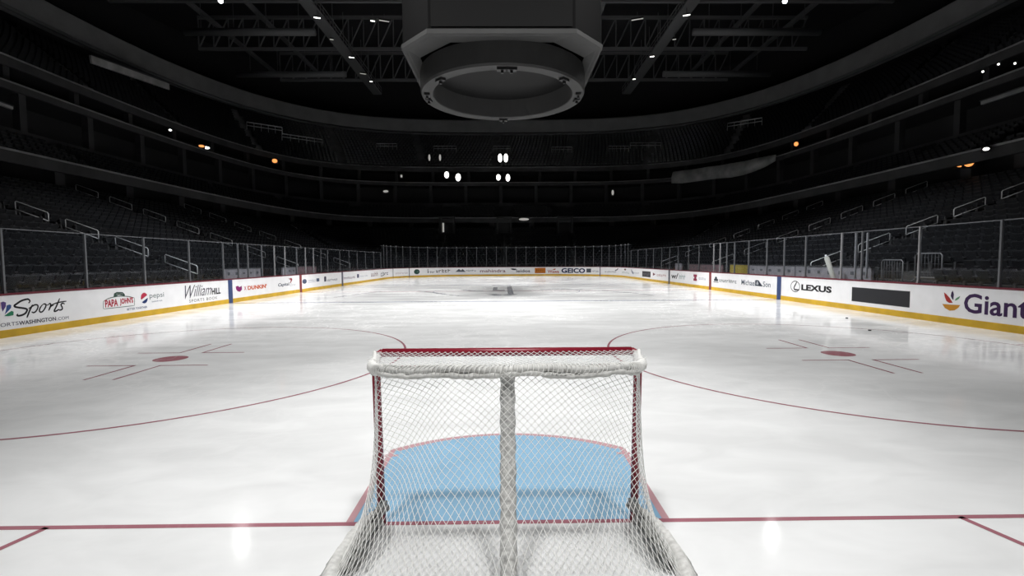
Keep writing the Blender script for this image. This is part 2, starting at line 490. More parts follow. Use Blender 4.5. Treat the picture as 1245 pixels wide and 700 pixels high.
def glyphs(s0, s1, z0, z1, n, seed):
    """a row of small unreadable letter shapes, as the photograph shows them"""
    rnd = random.Random(seed); vs = []; fs = []
    w = (s1-s0)/n
    for i in range(n):
        a = s0+w*(i+.12); b_ = s0+w*(i+.85); h = z1 if rnd.random() < .35 else z0+(z1-z0)*.75
        st = (z1-z0)*.2; k = rnd.randrange(4)
        bars = [(a, z0, a+w*.2, h)]
        if k in (0, 1): bars.append((b_-w*.2, z0, b_, z0+(z1-z0)*.72))
        if k in (0, 2): bars.append((a+w*.2, z0, b_-w*.2*(k == 0), z0+st))
        if k in (1, 2, 3): bars.append((a+w*.2, z0+(z1-z0)*.72-st, b_-w*.2*(k == 1), z0+(z1-z0)*.72))
        for s_, z_, t_, y_ in bars:
            o = len(vs); vs += [(s_,z_),(t_,z_),(t_,y_),(s_,y_)]; fs.append((o,o+1,o+2,o+3))
    return vs, fs
def advert(label, parts, group=None):
    """parts: list of (part name, colour, [pieces], layer[, part label])"""
    allv = [v for p in parts for pc in p[2] for v in pc[0]]
    sm = (min(v[0] for v in allv)+max(v[0] for v in allv))/2; zm = min(v[1] for v in allv)
    root = empty('board_advert', bp(sm, zm), label, 'advertisement', group)
    for p in parts:
        whole = p[0] in ('script_lettering', 'sign_border')
        for grp in ([p[2]] if whole else [[pc] for pc in p[2]]):
            mb = MB()
            for vs, fs in grp: mb.add([bp(s, z, -.0035-.0012*p[3]) for s, z in vs], fs)
            o = mb.build(p[0], ink(p[1]), root, origin=root.location)
            if len(p) > 4: o['label'] = p[4]
    return root
K = (.012,.012,.016)
G_purple=[(3.85,.92),(3.91,.94),(3.98,.91),(3.97,.81),(3.91,.72),(3.88,.68),(3.86,.77)]
G_blue=[(3.99,.83),(4.06,.85),(4.11,.83),(4.1,.76),(4.03,.69),(3.93,.6),(3.97,.72)]
G_green=[(3.92,.57),(4.01,.63),(4.11,.68),(4.16,.65),(4.15,.56),(4.03,.55),(3.93,.56)]
def mir(pts, c=3.845): return [(2*c-x, z) for x, z in pts][::-1]
fp = lambda pts: (pts, [tuple(range(len(pts)))])
S_=[(4.57,.84),(4.61,.89),(4.58,.94),(4.52,.95),(4.38,.92),(4.25,.85),(4.19,.81),(4.22,.77),(4.37,.73),(4.48,.7),(4.52,.66),(4.47,.58),(4.38,.54),(4.28,.53),(4.24,.55),(4.27,.58)]
scr = [stroke_piece(S_,.05), stroke_piece([(4.68,.79),(4.59,.64),(4.5,.45)],.045), stroke_piece([(4.56,.69),(4.65,.74),(4.75,.78),(4.82,.76),(4.82,.69),(4.76,.6),(4.69,.57),(4.64,.6)],.04),
       stroke_piece([(4.97,.77),(4.9,.7),(4.86,.61),(4.9,.56),(4.97,.59),(5.04,.68),(5.06,.75),(5.02,.78),(4.97,.77)],.04), stroke_piece([(5.06,.75),(5.12,.74),(5.16,.78)],.025),
       stroke_piece([(5.16,.78),(5.2,.76),(5.19,.69),(5.13,.58)],.045), stroke_piece([(5.17,.66),(5.24,.71),(5.29,.72)],.035), stroke_piece([(5.49,.9),(5.38,.69),(5.3,.56),(5.34,.54),(5.44,.58)],.045),
       stroke_piece([(5.2,.72),(5.41,.78),(5.7,.8)],.035), stroke_piece([(5.64,.72),(5.57,.75),(5.52,.71),(5.55,.64),(5.55,.58),(5.48,.56),(5.41,.59)],.042)]
advert('fan-shaped emblem and sweeping black script above a small web address on the left boards', [
    ('emblem_feather', (.14,.08,.30), [fp(G_purple)], 0, 'purple feather'), ('emblem_feather', (.06,.13,.36), [fp(G_blue)], 0, 'blue feather'),
    ('emblem_feather', (.03,.28,.14), [fp(G_green)], 0, 'green feather'), ('emblem_feather', (.45,.05,.06), [fp(mir(G_purple))], 0, 'red feather'),
    ('emblem_feather', (.55,.20,.04), [fp(mir(G_blue))], 0, 'orange feather'), ('emblem_feather', (.60,.42,.05), [fp(mir(G_green))], 0, 'yellow feather'),
    ('script_lettering', K, scr, 0), ('web_lettering', (.10,.10,.16), [text_piece('SPORTS',3.62,4.27,.29,.385)], 0, 'thin grey capitals'), ('web_lettering', (.10,.10,.16), [text_piece('.COM',5.37,5.74,.27,.36)], 0, 'thin grey ending'),
    ('web_lettering', (.03,.03,.06), [text_piece('WASHINGTON',4.28,5.34,.275,.385,.02)], 0, 'bold dark capitals')])
def circle_seg(s, z, rs, rz, lo, hi, n=14):
    """slice of a disc between two wavy heights lo(x), hi(x) given in units of the radius"""
    up = []; dn = []
    for i in range(n+1):
        x = -1+2*i/n; c = math.sqrt(max(0, 1-x*x))
        a, b_ = max(-c, min(c, lo(x))), max(-c, min(c, hi(x)))
        dn.append((s+rs*x, z+rz*a)); up.append((s+rs*x, z+rz*b_))
    vs = dn+up; N1 = n+1
    return vs, [(i, i+1, N1+i+1, N1+i) for i in range(n)]
arch = [(7.41,.8),(7.44,.91),(7.55,.95),(7.8,.93),(7.88,.86),(7.89,.77),(7.79,.81),(7.62,.84),(7.5,.8)]
advert('red and green sign paired with a red, white and blue ball on the left boards', [
    ('sign_arch', (.05,.10,.08), [fp(arch)], 1, 'dark green arch'), ('arch_lettering', (.45,.45,.42), [glyphs(7.53,7.8,.855,.90,5,3)], 3),
    ('sign_border', (.10,.17,.14), [stroke_piece([(7.0,.68),(7.25,.77),(7.62,.80),(8.0,.77),(8.30,.70)],.025), stroke_piece([(7.0,.44),(7.6,.435),(8.28,.43)],.02), stroke_piece([(6.99,.44),(6.99,.56),(7.0,.68)],.018), stroke_piece([(8.29,.43),(8.3,.56),(8.30,.70)],.018)], 0, 'thin dark green outline'),
    ('sign_lettering', (.48,.03,.06), [text_piece("PAPA",7.06,7.58,.48,.72,.035), text_piece("JOHN'S",7.66,8.24,.48,.73,.035)], 1),
    ('ball_emblem', (.50,.03,.07), [circle_seg(8.76,.655,.17,.19, lambda x: .12+.45*x, lambda x: 2)], 1, 'red upper half of the ball'),
    ('ball_emblem', (.02,.05,.20), [circle_seg(8.76,.655,.17,.19, lambda x: -2, lambda x: -.42+.42*x)], 1, 'navy lower half of the ball'),
    ('ball_lettering', (.16,.22,.22), [text_piece('pepsi',9.02,9.76,.575,.80,0), ], 0),
    ('small_lettering', (.12,.15,.28), [glyphs(9.12,9.66,.475,.525,8,5), text_piece('BETTER TOGETHER',7.95,8.88,.29,.365,.015)], 0)])
advert('black italic script name with bold capitals beside the left blue stripe', [
    ('script_lettering', (.09,.085,.12), [text_piece('W',10.95,11.62,.44,.985,.0,.45), text_piece('illiam',11.5,12.72,.50,.97,.0,.45)], 0),
    ('bold_lettering', K, [text_piece('HILL',12.74,13.39,.50,.775,.035)], 0),
    ('small_lettering', (.10,.10,.11), [text_piece('SPORTS BOOK',11.2,13.12,.28,.40,0,0,1.3)], 0)])
advert('magenta emblem and orange capitals past the left blue stripe', [
    ('emblem', (.30,.015,.18), [fp([(14.64,.75),(14.82,.78),(14.95,.71),(15.16,.76),(15.17,.58),(14.99,.48),(14.78,.52),(14.66,.61)])], 0),
    ('cross_lettering', (.55,.05,.10), [text_piece('X',15.36,15.58,.53,.72,.02)], 0),
    ('bold_lettering', (.62,.10,.02), [text_piece("DUNKIN'",15.7,17.62,.52,.735,.045)], 0)])
advert('navy lettering under a red swoosh beside the left red stripe', [
    ('swoosh', (.38,.02,.03), [fp([(20.23,.91),(20.67,.95),(20.78,.86),(20.69,.75),(20.54,.64),(20.46,.67),(20.58,.79),(20.5,.86)])], 0),
    ('lettering', (.03,.05,.11), [text_piece('Capital',18.93,20.35,.47,.70,.02,.15)], 0),
    ('pale_lettering', (.42,.45,.50), [text_piece('One',20.4,21.2,.46,.62,0,.15)], 0)])
advert('two small slate emblems around faint blue lines between the left red and dark stripes', [
    ('emblem', (.10,.13,.22), [ell_piece(22.55,.66,.34,.15), quad_piece(24.5,.56,25.0,.78)], 0),
    ('faint_lettering', (.38,.44,.56), [glyphs(23.1,24.4,.62,.74,8,11), quad_piece(23.1,.55,24.35,.57)], 0)])
advert('slate crest and word just before the dark stripe on the left boards', [
    ('emblem', (.07,.08,.13), [quad_piece(25.9,.50,26.3,.82), ell_piece(26.1,.80,.2,.07)], 0), ('lettering', (.14,.17,.24), [glyphs(26.45,28.6,.50,.66,8,12)], 0)])
advert('thin mauve lettering just past the dark stripe on the left boards', [('lettering', (.36,.26,.34), [glyphs(30.0,33.0,.50,.70,8,13)], 0)])
advert('small navy block with pale blue lettering on the left boards', [('emblem', (.10,.12,.22), [quad_piece(33.5,.50,34.05,.82)], 0), ('pale_lettering', (.50,.56,.64), [glyphs(34.3,36.8,.55,.68,8,14)], 0)])
advert('tall rose-grey lettering before the left far corner', [('lettering', (.38,.28,.30), [glyphs(37.8,40.4,.46,.88,4,15)], 0)])
advert('dark slanted lettering at the start of the left far corner', [('lettering', (.16,.16,.18), [glyphs(41.4,44.6,.46,.82,4,16), stroke_piece([(41.4,.40),(42.4,.44),(43.2,.60)],.08)], 0)])
advert('faint pink-grey lettering on the pale panel of the left far corner', [('lettering', (.55,.47,.50), [glyphs(46.4,48.8,.45,.66,9,17)], 0)])
advert('round dark green emblem on the far boards', [('emblem', (.03,.10,.08), [ell_piece(50.17,.65,.42,.30)], 0), ('emblem_band', (.22,.30,.27), [quad_piece(49.83,.61,50.5,.69)], 1)])
advert('small and bold black lettering right of the round green emblem', [('lettering', (.14,.14,.15), [glyphs(51.7,52.7,.46,.68,3,18), quad_piece(51.7,.44,51.78,.95)], 0), ('bold_lettering', (.04,.04,.04), [glyphs(52.8,54.7,.50,.90,5,19)], 0)])
advert('slate peak and lettering left of the far maroon word', [('emblem', (.14,.16,.20), [fp([(55.3,.55),(55.75,.92),(56.0,.72),(56.2,.90),(56.6,.55)])], 0), ('lettering', (.24,.27,.33), [glyphs(56.6,57.9,.60,.80,5,20)], 0)])
advert('maroon lettering at the middle of the far boards', [('lettering', (.26,.06,.08), [text_piece('mahindra',58.4,61.6,.46,.83,.01)], 0)])
advert('dark arrow mark and dark lettering right of the far maroon word', [('emblem', (.04,.04,.06), [fp([(62.2,.90),(62.5,.95),(63.0,.88),(62.85,.72),(62.5,.74)])], 0), ('lettering', (.10,.08,.12), [text_piece('leidos',62.95,64.7,.43,.80,.02)], 0)])
advert('orange block sign on the far boards', [('sign_block', (.55,.17,.02), [quad_piece(65.3,.32,66.65,.98)], 0), ('lettering', (.18,.06,.02), [glyphs(65.45,66.5,.56,.82,4,21)], 1)])
advert('red lettering with a small goose mark beside the orange block on the far boards', [('lettering', (.50,.09,.06), [text_piece('Wawa',66.9,68.35,.33,.72,.02)], 0), ('emblem', (.50,.12,.06), [fp([(67.5,.72),(67.7,.86),(67.95,.88),(67.85,.72)])], 0)])
advert('large navy capitals on the far boards', [('lettering', (.012,.03,.11), [text_piece('GEICO',68.65,71.75,.34,.94,.04)], 0)])
advert('small slate square and grey lettering right of the large navy capitals', [('emblem', (.12,.14,.17), [quad_piece(71.95,.42,72.6,.90)], 0), ('lettering', (.36,.38,.42), [glyphs(72.7,73.75,.48,.72,4,22)], 0)])
advert('grey lettering with a dark tick at the start of the right far corner', [('lettering', (.36,.35,.38), [glyphs(74.7,77.0,.48,.66,7,23)], 0), ('tick_mark', (.12,.12,.18), [stroke_piece([(76.6,.72),(77.0,.80),(77.3,.96)],.12)], 0)])
advert('pale green lettering with a dark knob mark in the right far corner', [('lettering', (.52,.60,.56), [glyphs(78.3,81.2,.46,.70,6,24)], 0), ('emblem', (.20,.14,.10), [ell_piece(79.4,.88,.4,.10)], 0)])
advert('slim slate mark and pale lettering left of the black square in the right far corner', [('emblem', (.30,.33,.40), [stroke_piece([(82.0,.90),(82.3,.70),(82.9,.55)],.25)], 0), ('lettering', (.48,.50,.56), [glyphs(82.9,85.0,.56,.70,5,25)], 0)])
advert('black square sign past the right far corner', [('sign_block', (.035,.035,.045), [quad_piece(86.05,.34,88.7,.86)], 0), ('lettering', (.16,.16,.18), [glyphs(86.3,88.5,.44,.76,4,26)], 1)])
advert('small maroon arrow and rose lettering left of the dark stripe on the right boards', [('emblem', (.22,.03,.06), [fp([(89.4,.80),(90.1,.66),(89.4,.50)])], 0), ('lettering', (.50,.30,.30), [glyphs(90.5,92.9,.52,.74,6,27)], 0)])
advert('black slanted letters and teal block past the dark stripe on the right boards', [('lettering', K, [text_piece('w/',94.2,95.75,.46,.88,.02,.1)], 0), ('teal_block', (.36,.47,.47), [glyphs(95.85,97.2,.48,.84,5,28)], 0)])
advert('upright crimson mark and faint word left of the right red stripe', [('emblem', (.33,.03,.08), [quad_piece(98.7,.46,99.3,.62), quad_piece(98.7,.74,99.3,.90), quad_piece(98.85,.62,99.2,.74)], 0), ('lettering', (.44,.47,.54), [glyphs(99.6,100.8,.58,.76,4,29)], 0)])
advert('dark bell-like crest and slate lettering right of the right red stripe', [('emblem', (.07,.09,.11), [ell_piece(102.3,.76,.16,.10), quad_piece(102.02,.58,102.6,.72), quad_piece(101.95,.50,102.66,.54)], 0), ('lettering', (.13,.16,.17), [glyphs(102.75,105.0,.56,.76,9,30)], 0)])
advert('slate lettering around a dark house mark beside the right blue stripe', [('lettering', (.14,.18,.24), [text_piece('Michael',105.55,107.05,.53,.81,.01), text_piece('Son',107.8,108.5,.53,.80,.01)], 0), ('emblem', (.03,.04,.07), [fp([(107.06,.54),(107.06,.84),(107.35,.84),(107.78,.54)])], 0), ('emblem_lettering', (.6,.62,.65), [text_piece('&',107.14,107.38,.60,.78,.02)], 1)])
ringp = lambda s, z, rs, rz, w: ([(s+(rs-(w if j else 0))*math.cos(2*PI*i/32), z+(rz-(w if j else 0))*math.sin(2*PI*i/32)) for j in (0,1) for i in range(32)], [(i, (i+1)%32, 32+(i+1)%32, 32+i) for i in range(32)])
advert('oval emblem and wide black capitals on the right boards', [
    ('emblem', (.06,.06,.07), [ringp(110.53,.69,.35,.255,.035), stroke_piece([(110.64,.90),(110.55,.78),(110.46,.66),(110.46,.57),(110.57,.545),(110.84,.56)],.07)], 0), ('lettering', K, [text_piece('LEXUS',110.98,112.97,.55,.815,.045)], 0)])
advert('plain charcoal rectangle on the right boards', [('dark_panel', (.035,.036,.042), [quad_piece(114.1,.335,116.72,.86)], 0)])
advert('fruit bowl emblem and large purple lettering at the right edge of the boards', [
    ('emblem_leaf', (.42,.035,.03), [fp([(117.92,.91),(118.0,.86),(118.11,.76),(118.22,.62),(118.1,.61),(118.01,.66),(117.95,.78)])], 0, 'red leaf'),
    ('emblem_leaf', (.06,.03,.10), [fp([(118.2,.98),(118.24,.87),(118.23,.7),(118.18,.75),(118.14,.82),(118.16,.92)])], 0, 'dark purple leaf'),
    ('emblem_leaf', (.15,.38,.20), [fp([(118.27,.69),(118.31,.76),(118.44,.84),(118.41,.77),(118.34,.71)])], 0, 'green leaf'),
    ('emblem_bowl', (.62,.28,.03), [fp([(117.88,.56),(118.17,.565),(118.45,.58),(118.4,.5),(118.28,.41),(118.13,.385),(117.97,.45)])], 0, 'orange bowl'),
    ('lettering', (.065,.025,.11), [text_piece('Giant',118.56,120.3,.38,.93,.018)], 0)])

# ------------------------------------------------------------------ glass and stanchions
SIDE_TOP, END_TOP = 2.83, 3.56
def stanchion(s, top, lab, mat='alu', off=.06, w=.055, cap=False):
    p = board(s, off); q = board(s, off+.2); n = (q-p).normalized()
    a = math.atan2(n.y, n.x)
    root = empty('glass_stanchion', (p.x, p.y, 1.14), lab, 'glass post', 'posts between the rink glass')
    root.rotation_euler = (0,0,a)
    mb = MB(); mb.box((-.035,-w/2,0),(.035,w/2,top-1.14)); bevel(mb.build('post', M[mat], root), .008)
    if cap:
        mb = MB(); mb.lathe([(.0,.10),(.04,.085),(.055,.05),(.05,.0),(0,-.01)], 10, (0,0,top-1.14)); mb.build('post_cap', M['alu_bright'], root, True)
    else:
        mb = MB(); mb.box((-.045,-w/2-.01,-.0),(.045,w/2+.01,.04)); mb.build('foot', M[mat], root)
    return root
def panel(s0, s1, top, lab, off=.06):
    gs = sgrid(s0+.045, s1-.045, .5)
    c = board((s0+s1)/2, off)
    root = empty('rink_glass', (c.x, c.y, 1.14), lab, 'glass panel', 'glass panels on the boards')
    mb = MB(); n = len(gs)
    ring = []
    for s in gs: ring.append([board(s, off-.006), board(s, off+.006)])
    vs = []
    for a, b_ in ring:
        for p in (a, b_):
            vs += [p+Vector((0,0,1.15)), p+Vector((0,0,top-.02))]
    fs = []
    for i in range(n-1):
        o, q = 4*i, 4*(i+1)
        fs += [(o,q,q+1,o+1), (o+2,o+3,q+3,q+2), (o+1,q+1,q+3,o+3), (o,o+2,q+2,q)]
    fs += [(0,1,3,2), (4*n-4,4*n-2,4*n-1,4*n-3)]
    mb.add(vs, fs); mb.build('pane', M['glass'], root, origin=root.location)
    mb = MB(); mb.tube([board(s, off)+Vector((0,0,top-.012)) for s in gs], .012, 5); mb.build('top_edge', M['alu'], root, origin=root.location)
    return root
LY = [4.2, 6.7, 9.19, 11.67, 14.1, 16.57, 18.96, 20.2, 21.1, 22.5, 23.9, 25.2, 26.8, 28.1, 29.4, 30.7, 32.0, 34.6, 36.8, 39.0, 41.5, 44.3, 47.0]
RY = [4.2, 6.7, 9.14, 11.66, 14.12, 15.21, 17.46, 19.09, 20.6, 22.42, 24.03, 25.0, 25.9, 26.8, 29.13, 31.0, 33.07, 35.0, 36.96, 39.24, 41.5, 44.3, 47.0]
sl = [SL(y) for y in LY]; sr = [SR(y) for y in RY]
bright_l = {10, 11, 13, 14}; bright_r = {3, 5, 13, 12}
for side, ss, br in (('left', sl, bright_l), ('right', sr, bright_r)):
    for i, s in enumerate(ss):
        top = SIDE_TOP if side == 'left' else SIDE_TOP+.09
        stanchion(s, top, 'slim grey metal post in the %s side glass, %s from the camera' % (side, ORD[i]), 'alu_bright' if i in br else 'alu')
        if i: panel(min(ss[i-1], s), max(ss[i-1], s), top, 'clear glass panel on the %s boards, %s from the camera' % (side, ORD[i-1]))
s_end0, s_end1 = sl[-1], sr[-1]
ne = int((s_end1 - s_end0)/1.24)
se = [s_end0 + (s_end1-s_end0)*i/ne for i in range(ne+1)]
for i, s in enumerate(se):
    if 0 < i < ne: stanchion(s, END_TOP, 'tall thin capped post in the far end glass, %s from the left' % ORD[i-1], 'alu', cap=True, w=.04)
    if i: panel(se[i-1], s, END_TOP, 'tall glass panel on the far end boards, %s from the left' % ORD[i-1])
# end post of the tall glass and the return of the penalty box glass on the right
for k, off in enumerate((.55, 1.0)):
    stanchion(SR(15.21), SIDE_TOP+.09, 'bright post of the glass return behind the right boards, %s from the rink' % ORD[k], 'alu_bright', off=off+.06)

# ------------------------------------------------------------------ goal
def make_goal():
    ZT = 1.262; XB, XT = .925, .945; R_ = .03
    g = empty('hockey_goal', (0, GY, 0), 'red-posted hockey goal with white netting standing on the goal line', 'hockey goal')
    og = Vector((0, GY, 0))
    rear_y = -.50; rx = .862
    red = MB()
    for s, nm in ((-1, 'l'), (1, 'r')):
        mb = MB(); mb.tube([(s*XB, 0, 0), (s*(XB+XT)/2, 0, ZT*.5), (s*XT, 0, ZT-.06), (s*(XT-.012), 0, ZT-.02), (s*(XT-.05), 0, ZT)], R_, 14)
        mb.build('post', M['net_red'], g, True)
    mb = MB(); mb.tube([(-XT+.05, 0, ZT), (XT-.05, 0, ZT)], R_, 14); mb.build('crossbar', M['net_red'], g, True)
    # rear top frame (white tube)
    def top_curve(t):                      # t 0..1 from left post over the rear to the right post
        a = .25
        pts = [(-XT, 0), (-.905, -.14), (-.868, -.30), (-.835, -.42), (-.74, rear_y+.01), (-.4, rear_y-.01), (0, rear_y-.015), (.4, rear_y-.01), (.74, rear_y+.01), (.835, -.42), (.868, -.30), (.905, -.14), (XT, 0)]
        return pts
    tp = top_curve(0)
    mb = MB(); mb.tube([(x*.985, y, ZT-.012) for x, y in tp], .022, 10); mb.build('top_frame', M['net_white'], g, True)
    # base frame
    base = [(-XB, 0), (-.985, -.08), (-1.025, -.22), (-1.04, -.40), (-1.04, -.62), (-.98, -.84), (-.82, -1.0), (-.60, -1.06), (-.32, -1.02), (0, -.92), (.32, -1.02), (.60, -1.06), (.82, -1.0), (.98, -.84), (1.04, -.62), (1.04, -.40), (1.025, -.22), (.985, -.08), (XB, 0)]
    def smooth(P, k=6):
        P = [Vector((x, y)) for x, y in P]; Q = []
        for i in range(len(P)-1):
            a, b_, c, d = P[max(i-1,0)], P[i], P[i+1], P[min(i+2,len(P)-1)]
            for j in range(k):
                t = j/k; Q.append(.5*((2*b_)+(c-a)*t+(2*a-5*b_+4*c-d)*t*t+(3*b_-a-3*c+d)*t**3))
        Q.append(P[-1]); return Q
    bs = smooth(base); ts = smooth(tp, 8)
    mb = MB(); mb.tube([(p.x, p.y, .028) for p in bs], .026, 10); mb.build('base_frame', M['net_white'], g, True)
    # centre support
    mb = MB()
    n = 26
    for lay in range(1):
        pts = []; rs = []
        for i in range(n+1):
            t = i/n
            y = rear_y + .035 - (.40)*t**1.6
            pts.append((0, y, ZT-.02 - (ZT-.05)*t)); rs.append(.046 + .004*math.sin(i*2.1) + .004*t)
        mb.tube(pts, rs, 12)
    mb.build('centre_support', M['pad'], g, True)
    # resampled top and base curves
    def resample(Q, n):
        d = [0]
        for a, b_ in zip(Q, Q[1:]): d.append(d[-1]+(b_-a).length)
        out = []
        for i in range(n+1):
            x = d[-1]*i/n; k = 0
            while k < len(d)-2 and d[k+1] < x: k += 1
            f = (x-d[k])/max(1e-9, d[k+1]-d[k]); out.append(Q[k].lerp(Q[k+1], f))
        return out, d[-1]
    NU = 240
    # match corners: warp base parameter so that rear corners follow rear corners
    T, lt = resample(ts, NU); 
    # base without the inward dip of its middle (the net hangs outside it)
    bs2 = smooth([(-XB-.02, 0), (-1.0, -.08), (-1.045, -.22), (-1.06, -.40), (-1.06, -.62), (-1.0, -.85), (-.83, -1.02), (-.60, -1.08), (-.3, -1.05), (0, -.99), (.3, -1.05), (.60, -1.08), (.83, -1.02), (1.0, -.85), (1.06, -.62), (1.06, -.40), (1.045, -.22), (1.0, -.08), (XB+.02, 0)])
    B, lb = resample(bs2, NU)
    def surf(u, v, outset=0):               # u 0..1 round the wrap, v 0..1 down
        u = min(1, max(0, u)); x = u*NU; k = min(NU-1, int(x)); f = x-k
        a = T[k].lerp(T[k+1], f); b_ = B[k].lerp(B[k+1], f)
        # corners flare low, the back slopes steadily
        side = abs(2*u-1)
        ex = 1.35 + 2.9*max(0, min(1, (side-.25)/.4))
        w = v**ex
        p = a.lerp(b_, w)
        z = (ZT+.0) * (1-v) + .03*v
        bulge = .02*math.sin(PI*v)*math.sin(u*37+v*3)*.6
        c = Vector((p.x, p.y + .3)); dr = c.normalized() if c.length > 1e-6 else Vector((0,-1))
        mid = math.exp(-((u-.5)/.022)**2)*.045    # net wraps the centre support
        q = p + dr*(bulge+outset) + Vector((0, -mid))
        return Vector((q.x, q.y, z))
    # two strand families at even spacing, bending from upright at one side to level at the other
    H = ZT; W = lt; step = .031
    mb = MB()
    cx_, cv_ = -1.05, 1.32
    for fam in (1, -1):
        r_ = step*.5
        while r_ < 3.0:
            pts = []; n = max(12, int(r_*2*PI/.045))
            def flush():
                if len(pts) > 1: mb.tube(pts, .0018, 4, caps=False)
            for i in range(n+1):
                a = -.35*PI + (1.7*PI)*i/n
                x = cx_ + r_*math.cos(a); v = cv_ - r_*math.sin(a)
                if abs(x) <= W/2 and 0 <= v <= H:
                    pts.append(surf((x*fam)/W+.5, v/H, .001*fam))
                else:
                    flush(); pts = []
            flush(); r_ += step
    mb.build('back_net', M['twine'], g, True)
    # top net between crossbar and rear frame
    mb = MB()
    def topsurf(x, y):                      # y 0..-.5
        return Vector((x, y, ZT+.012-.03*math.sin(PI*min(1, max(0, -y/.5)))*(1-(x/.95)**2)))
    d = .042; k = -60
    while k < 60:
        for s in (1, -1):
            pts = []
            for i in range(15):
                y = -.5*i/14; x = k*d + s*(-y)*.6
                if abs(x) < .93-.12*max(0, -y-.3)/.2: pts.append(topsurf(x, y))
            if len(pts) > 1: mb.tube(pts, .0018, 4, caps=False)
        k += 1
    mb.build('top_net', M['twine'], g, True)
    # netting bunched and laced round the rear top frame
    mb = MB()
    rnd = random.Random(4)
    dense = [ts[i].lerp(ts[i+1], j/3) for i in range(len(ts)-1) for j in range(3)]
    for layer, (oy, oz, rr0) in enumerate(((-.006, .0, .025), (-.012, -.030, .020))):
        pts = []; rs = []
        for i, p in enumerate(dense):
            t = i/(len(dense)-1); e = min(1, max(0, min(t, 1-t)-.13)*14)
            sag = .012*math.sin(i*.19+layer) + (.016 if abs(abs(p.x)-.42) < .2 else 0)*layer
            c = Vector((p.x, p.y+.25)).normalized()
            pts.append((p.x + c.x*.004, p.y + c.y*.006 + oy*e, ZT-.006+oz*e - sag*.6)); rs.append((rr0*(.34+.66*e))*(1+.12*math.sin(i*.9+layer*2)+.07*rnd.uniform(-1,1)))
        mb.tube(pts, rs, 10)
    hem = mb.build('net_hem', M['skirt'], g, True)
    mb = MB()                                # lacing spiral over the hem
    for ph in (0, PI):
        pts = []
        for i in range(len(dense)*3-3):
            k = i//3; f = (i % 3)/3
            p = dense[k].lerp(dense[k+1], f); t = i/(len(dense)*3); e = min(1, max(0, min(t, 1-t)-.13)*14)
            a = i*.62+ph; c = Vector((p.x, p.y+.25)).normalized()
            rr_ = .033*(.4+.6*e)
            pts.append((p.x+c.x*(.008+rr_*math.cos(a)), p.y+c.y*(.012+rr_*math.cos(a))-.012*e, ZT-.012*e+rr_*1.1*math.sin(a)))
        mb.tube(pts, .0028, 4, caps=False)
    mb.build('net_lacing', M['twine'], hem, True)
    # white skirt laced round the base, and lower netting folded inside
    mb = MB(); rows = []
    for i in range(NU+1):
        u = i/NU; p = B[i]; c = Vector((p.x, p.y+.35)).normalized()
        w = 1+.25*math.sin(i*.7)+.2*math.sin(i*1.9+1)
        e = min(1, min(u, 1-u)*10)
        rows.append([(p.x-c.x*.03, p.y-c.y*.03, .085+.012*w), (p.x+c.x*.012*w, p.y+c.y*.012*w, .10+.010*w), (p.x+c.x*(.045*e+.008*w), p.y+c.y*(.045*e+.008*w), .055), (p.x+c.x*(.075*e+.012*w), p.y+c.y*(.075*e+.012*w), .006), (p.x-c.x*.05, p.y-c.y*.05, .004)])
    vs = [p for r_ in rows for p in r_]; fs = []
    for i in range(NU):
        for k in range(5):
            l = (k+1) % 5; fs.append((5*i+k, 5*i+l, 5*i+5+l, 5*i+5+k))
    fs += [(0,1,2,3,4), tuple(5*NU+k for k in (4,3,2,1,0))]
    mb.add(vs, fs); fix_normals(mb.build('base_skirt', M['skirt'], g, True))
    # inner netting lying on the ice inside the base
    mb = MB()
    for k in range(-40, 41):
        for s in (1, -1):
            pts = []
            for i in range(16):
                y = -.10-.9*i/15; x = k*.05+s*(y+.5)*.55
                lim = 1.0 if y > -.7 else 1.0-(-.7-y)*.9
                if abs(x) < lim: pts.append((x, y, .02+.05*max(0, (abs(x)-.75))+.06*max(0, -y-.6)))
            if len(pts) > 1: mb.tube(pts, .002, 4, caps=False)
    mb.build('floor_net', M['twine'], g, True)
    # dark strips in the base corners, painted in for the shaded side net
    for sx in (-1, 1):
        A = []; B_ = []
        for i in range(15):
            t = i/14; y = -.03-.60*t; x = .965+.05*min(1, t*4)
            h = (.10+.16*math.sin(PI*min(1, t*1.2))**.7) if t < .83 else .16
            A.append((sx*(x+.012*math.sin(i*1.7)), y, .03)); B_.append((sx*(x-.10-.05*math.sin(PI*t)+.012*math.sin(i*2.3)), y, .03+h))
        mb = MB(); mb.strip(A, B_, closed=False); mb.strip([(p[0]-sx*.012, p[1], p[2]) for p in B_], [(p[0]-sx*.012, p[1], p[2]) for p in A], closed=False)
        tag(mb.build('corner_shade', M['shade'], g, True), 'dark strip standing in for flap')
    return g
make_goal()

# ------------------------------------------------------------------ pucks
for (x, y), lab in (((9.66, 9.22), 'black puck lying on the ice right of the near face-off spot, nearer one'), ((10.94, 11.9), 'black puck lying on the ice by the right boards, farther one')):
    mb = MB(); mb.lathe([(0,0),(.034,0),(.038,.004),(.038,.021),(.034,.0254),(0,.0254)], 24)
    o = mb.build('puck', M['rubber'], None, True); o.location = (x, y, .003); tag(o, lab, 'puck', 'pucks left on the ice')

# ------------------------------------------------------------------ bowl
YC = 27.13
def sup(ax, ay, n, z, N=200, a0=0, a1=2*PI):
    out = []
    full = abs(a1-a0-2*PI) < 1e-6
    for i in range(N if full else N+1):
        a = a0+(a1-a0)*i/N; c, s = math.cos(a), math.sin(a)
        out.append(Vector((ax*math.copysign(abs(c)**(2/n), c), YC+ay*math.copysign(abs(s)**(2/n), s), z)))
    return out
def supn(t, ax, ay, n):
    return sup(ax, ay, n, 0, 1, t, t+1e-4)
def struct(name, mb, mat, label, cat):
    o = mb.build(name, mat); return tag(o, label, cat, kind='structure')
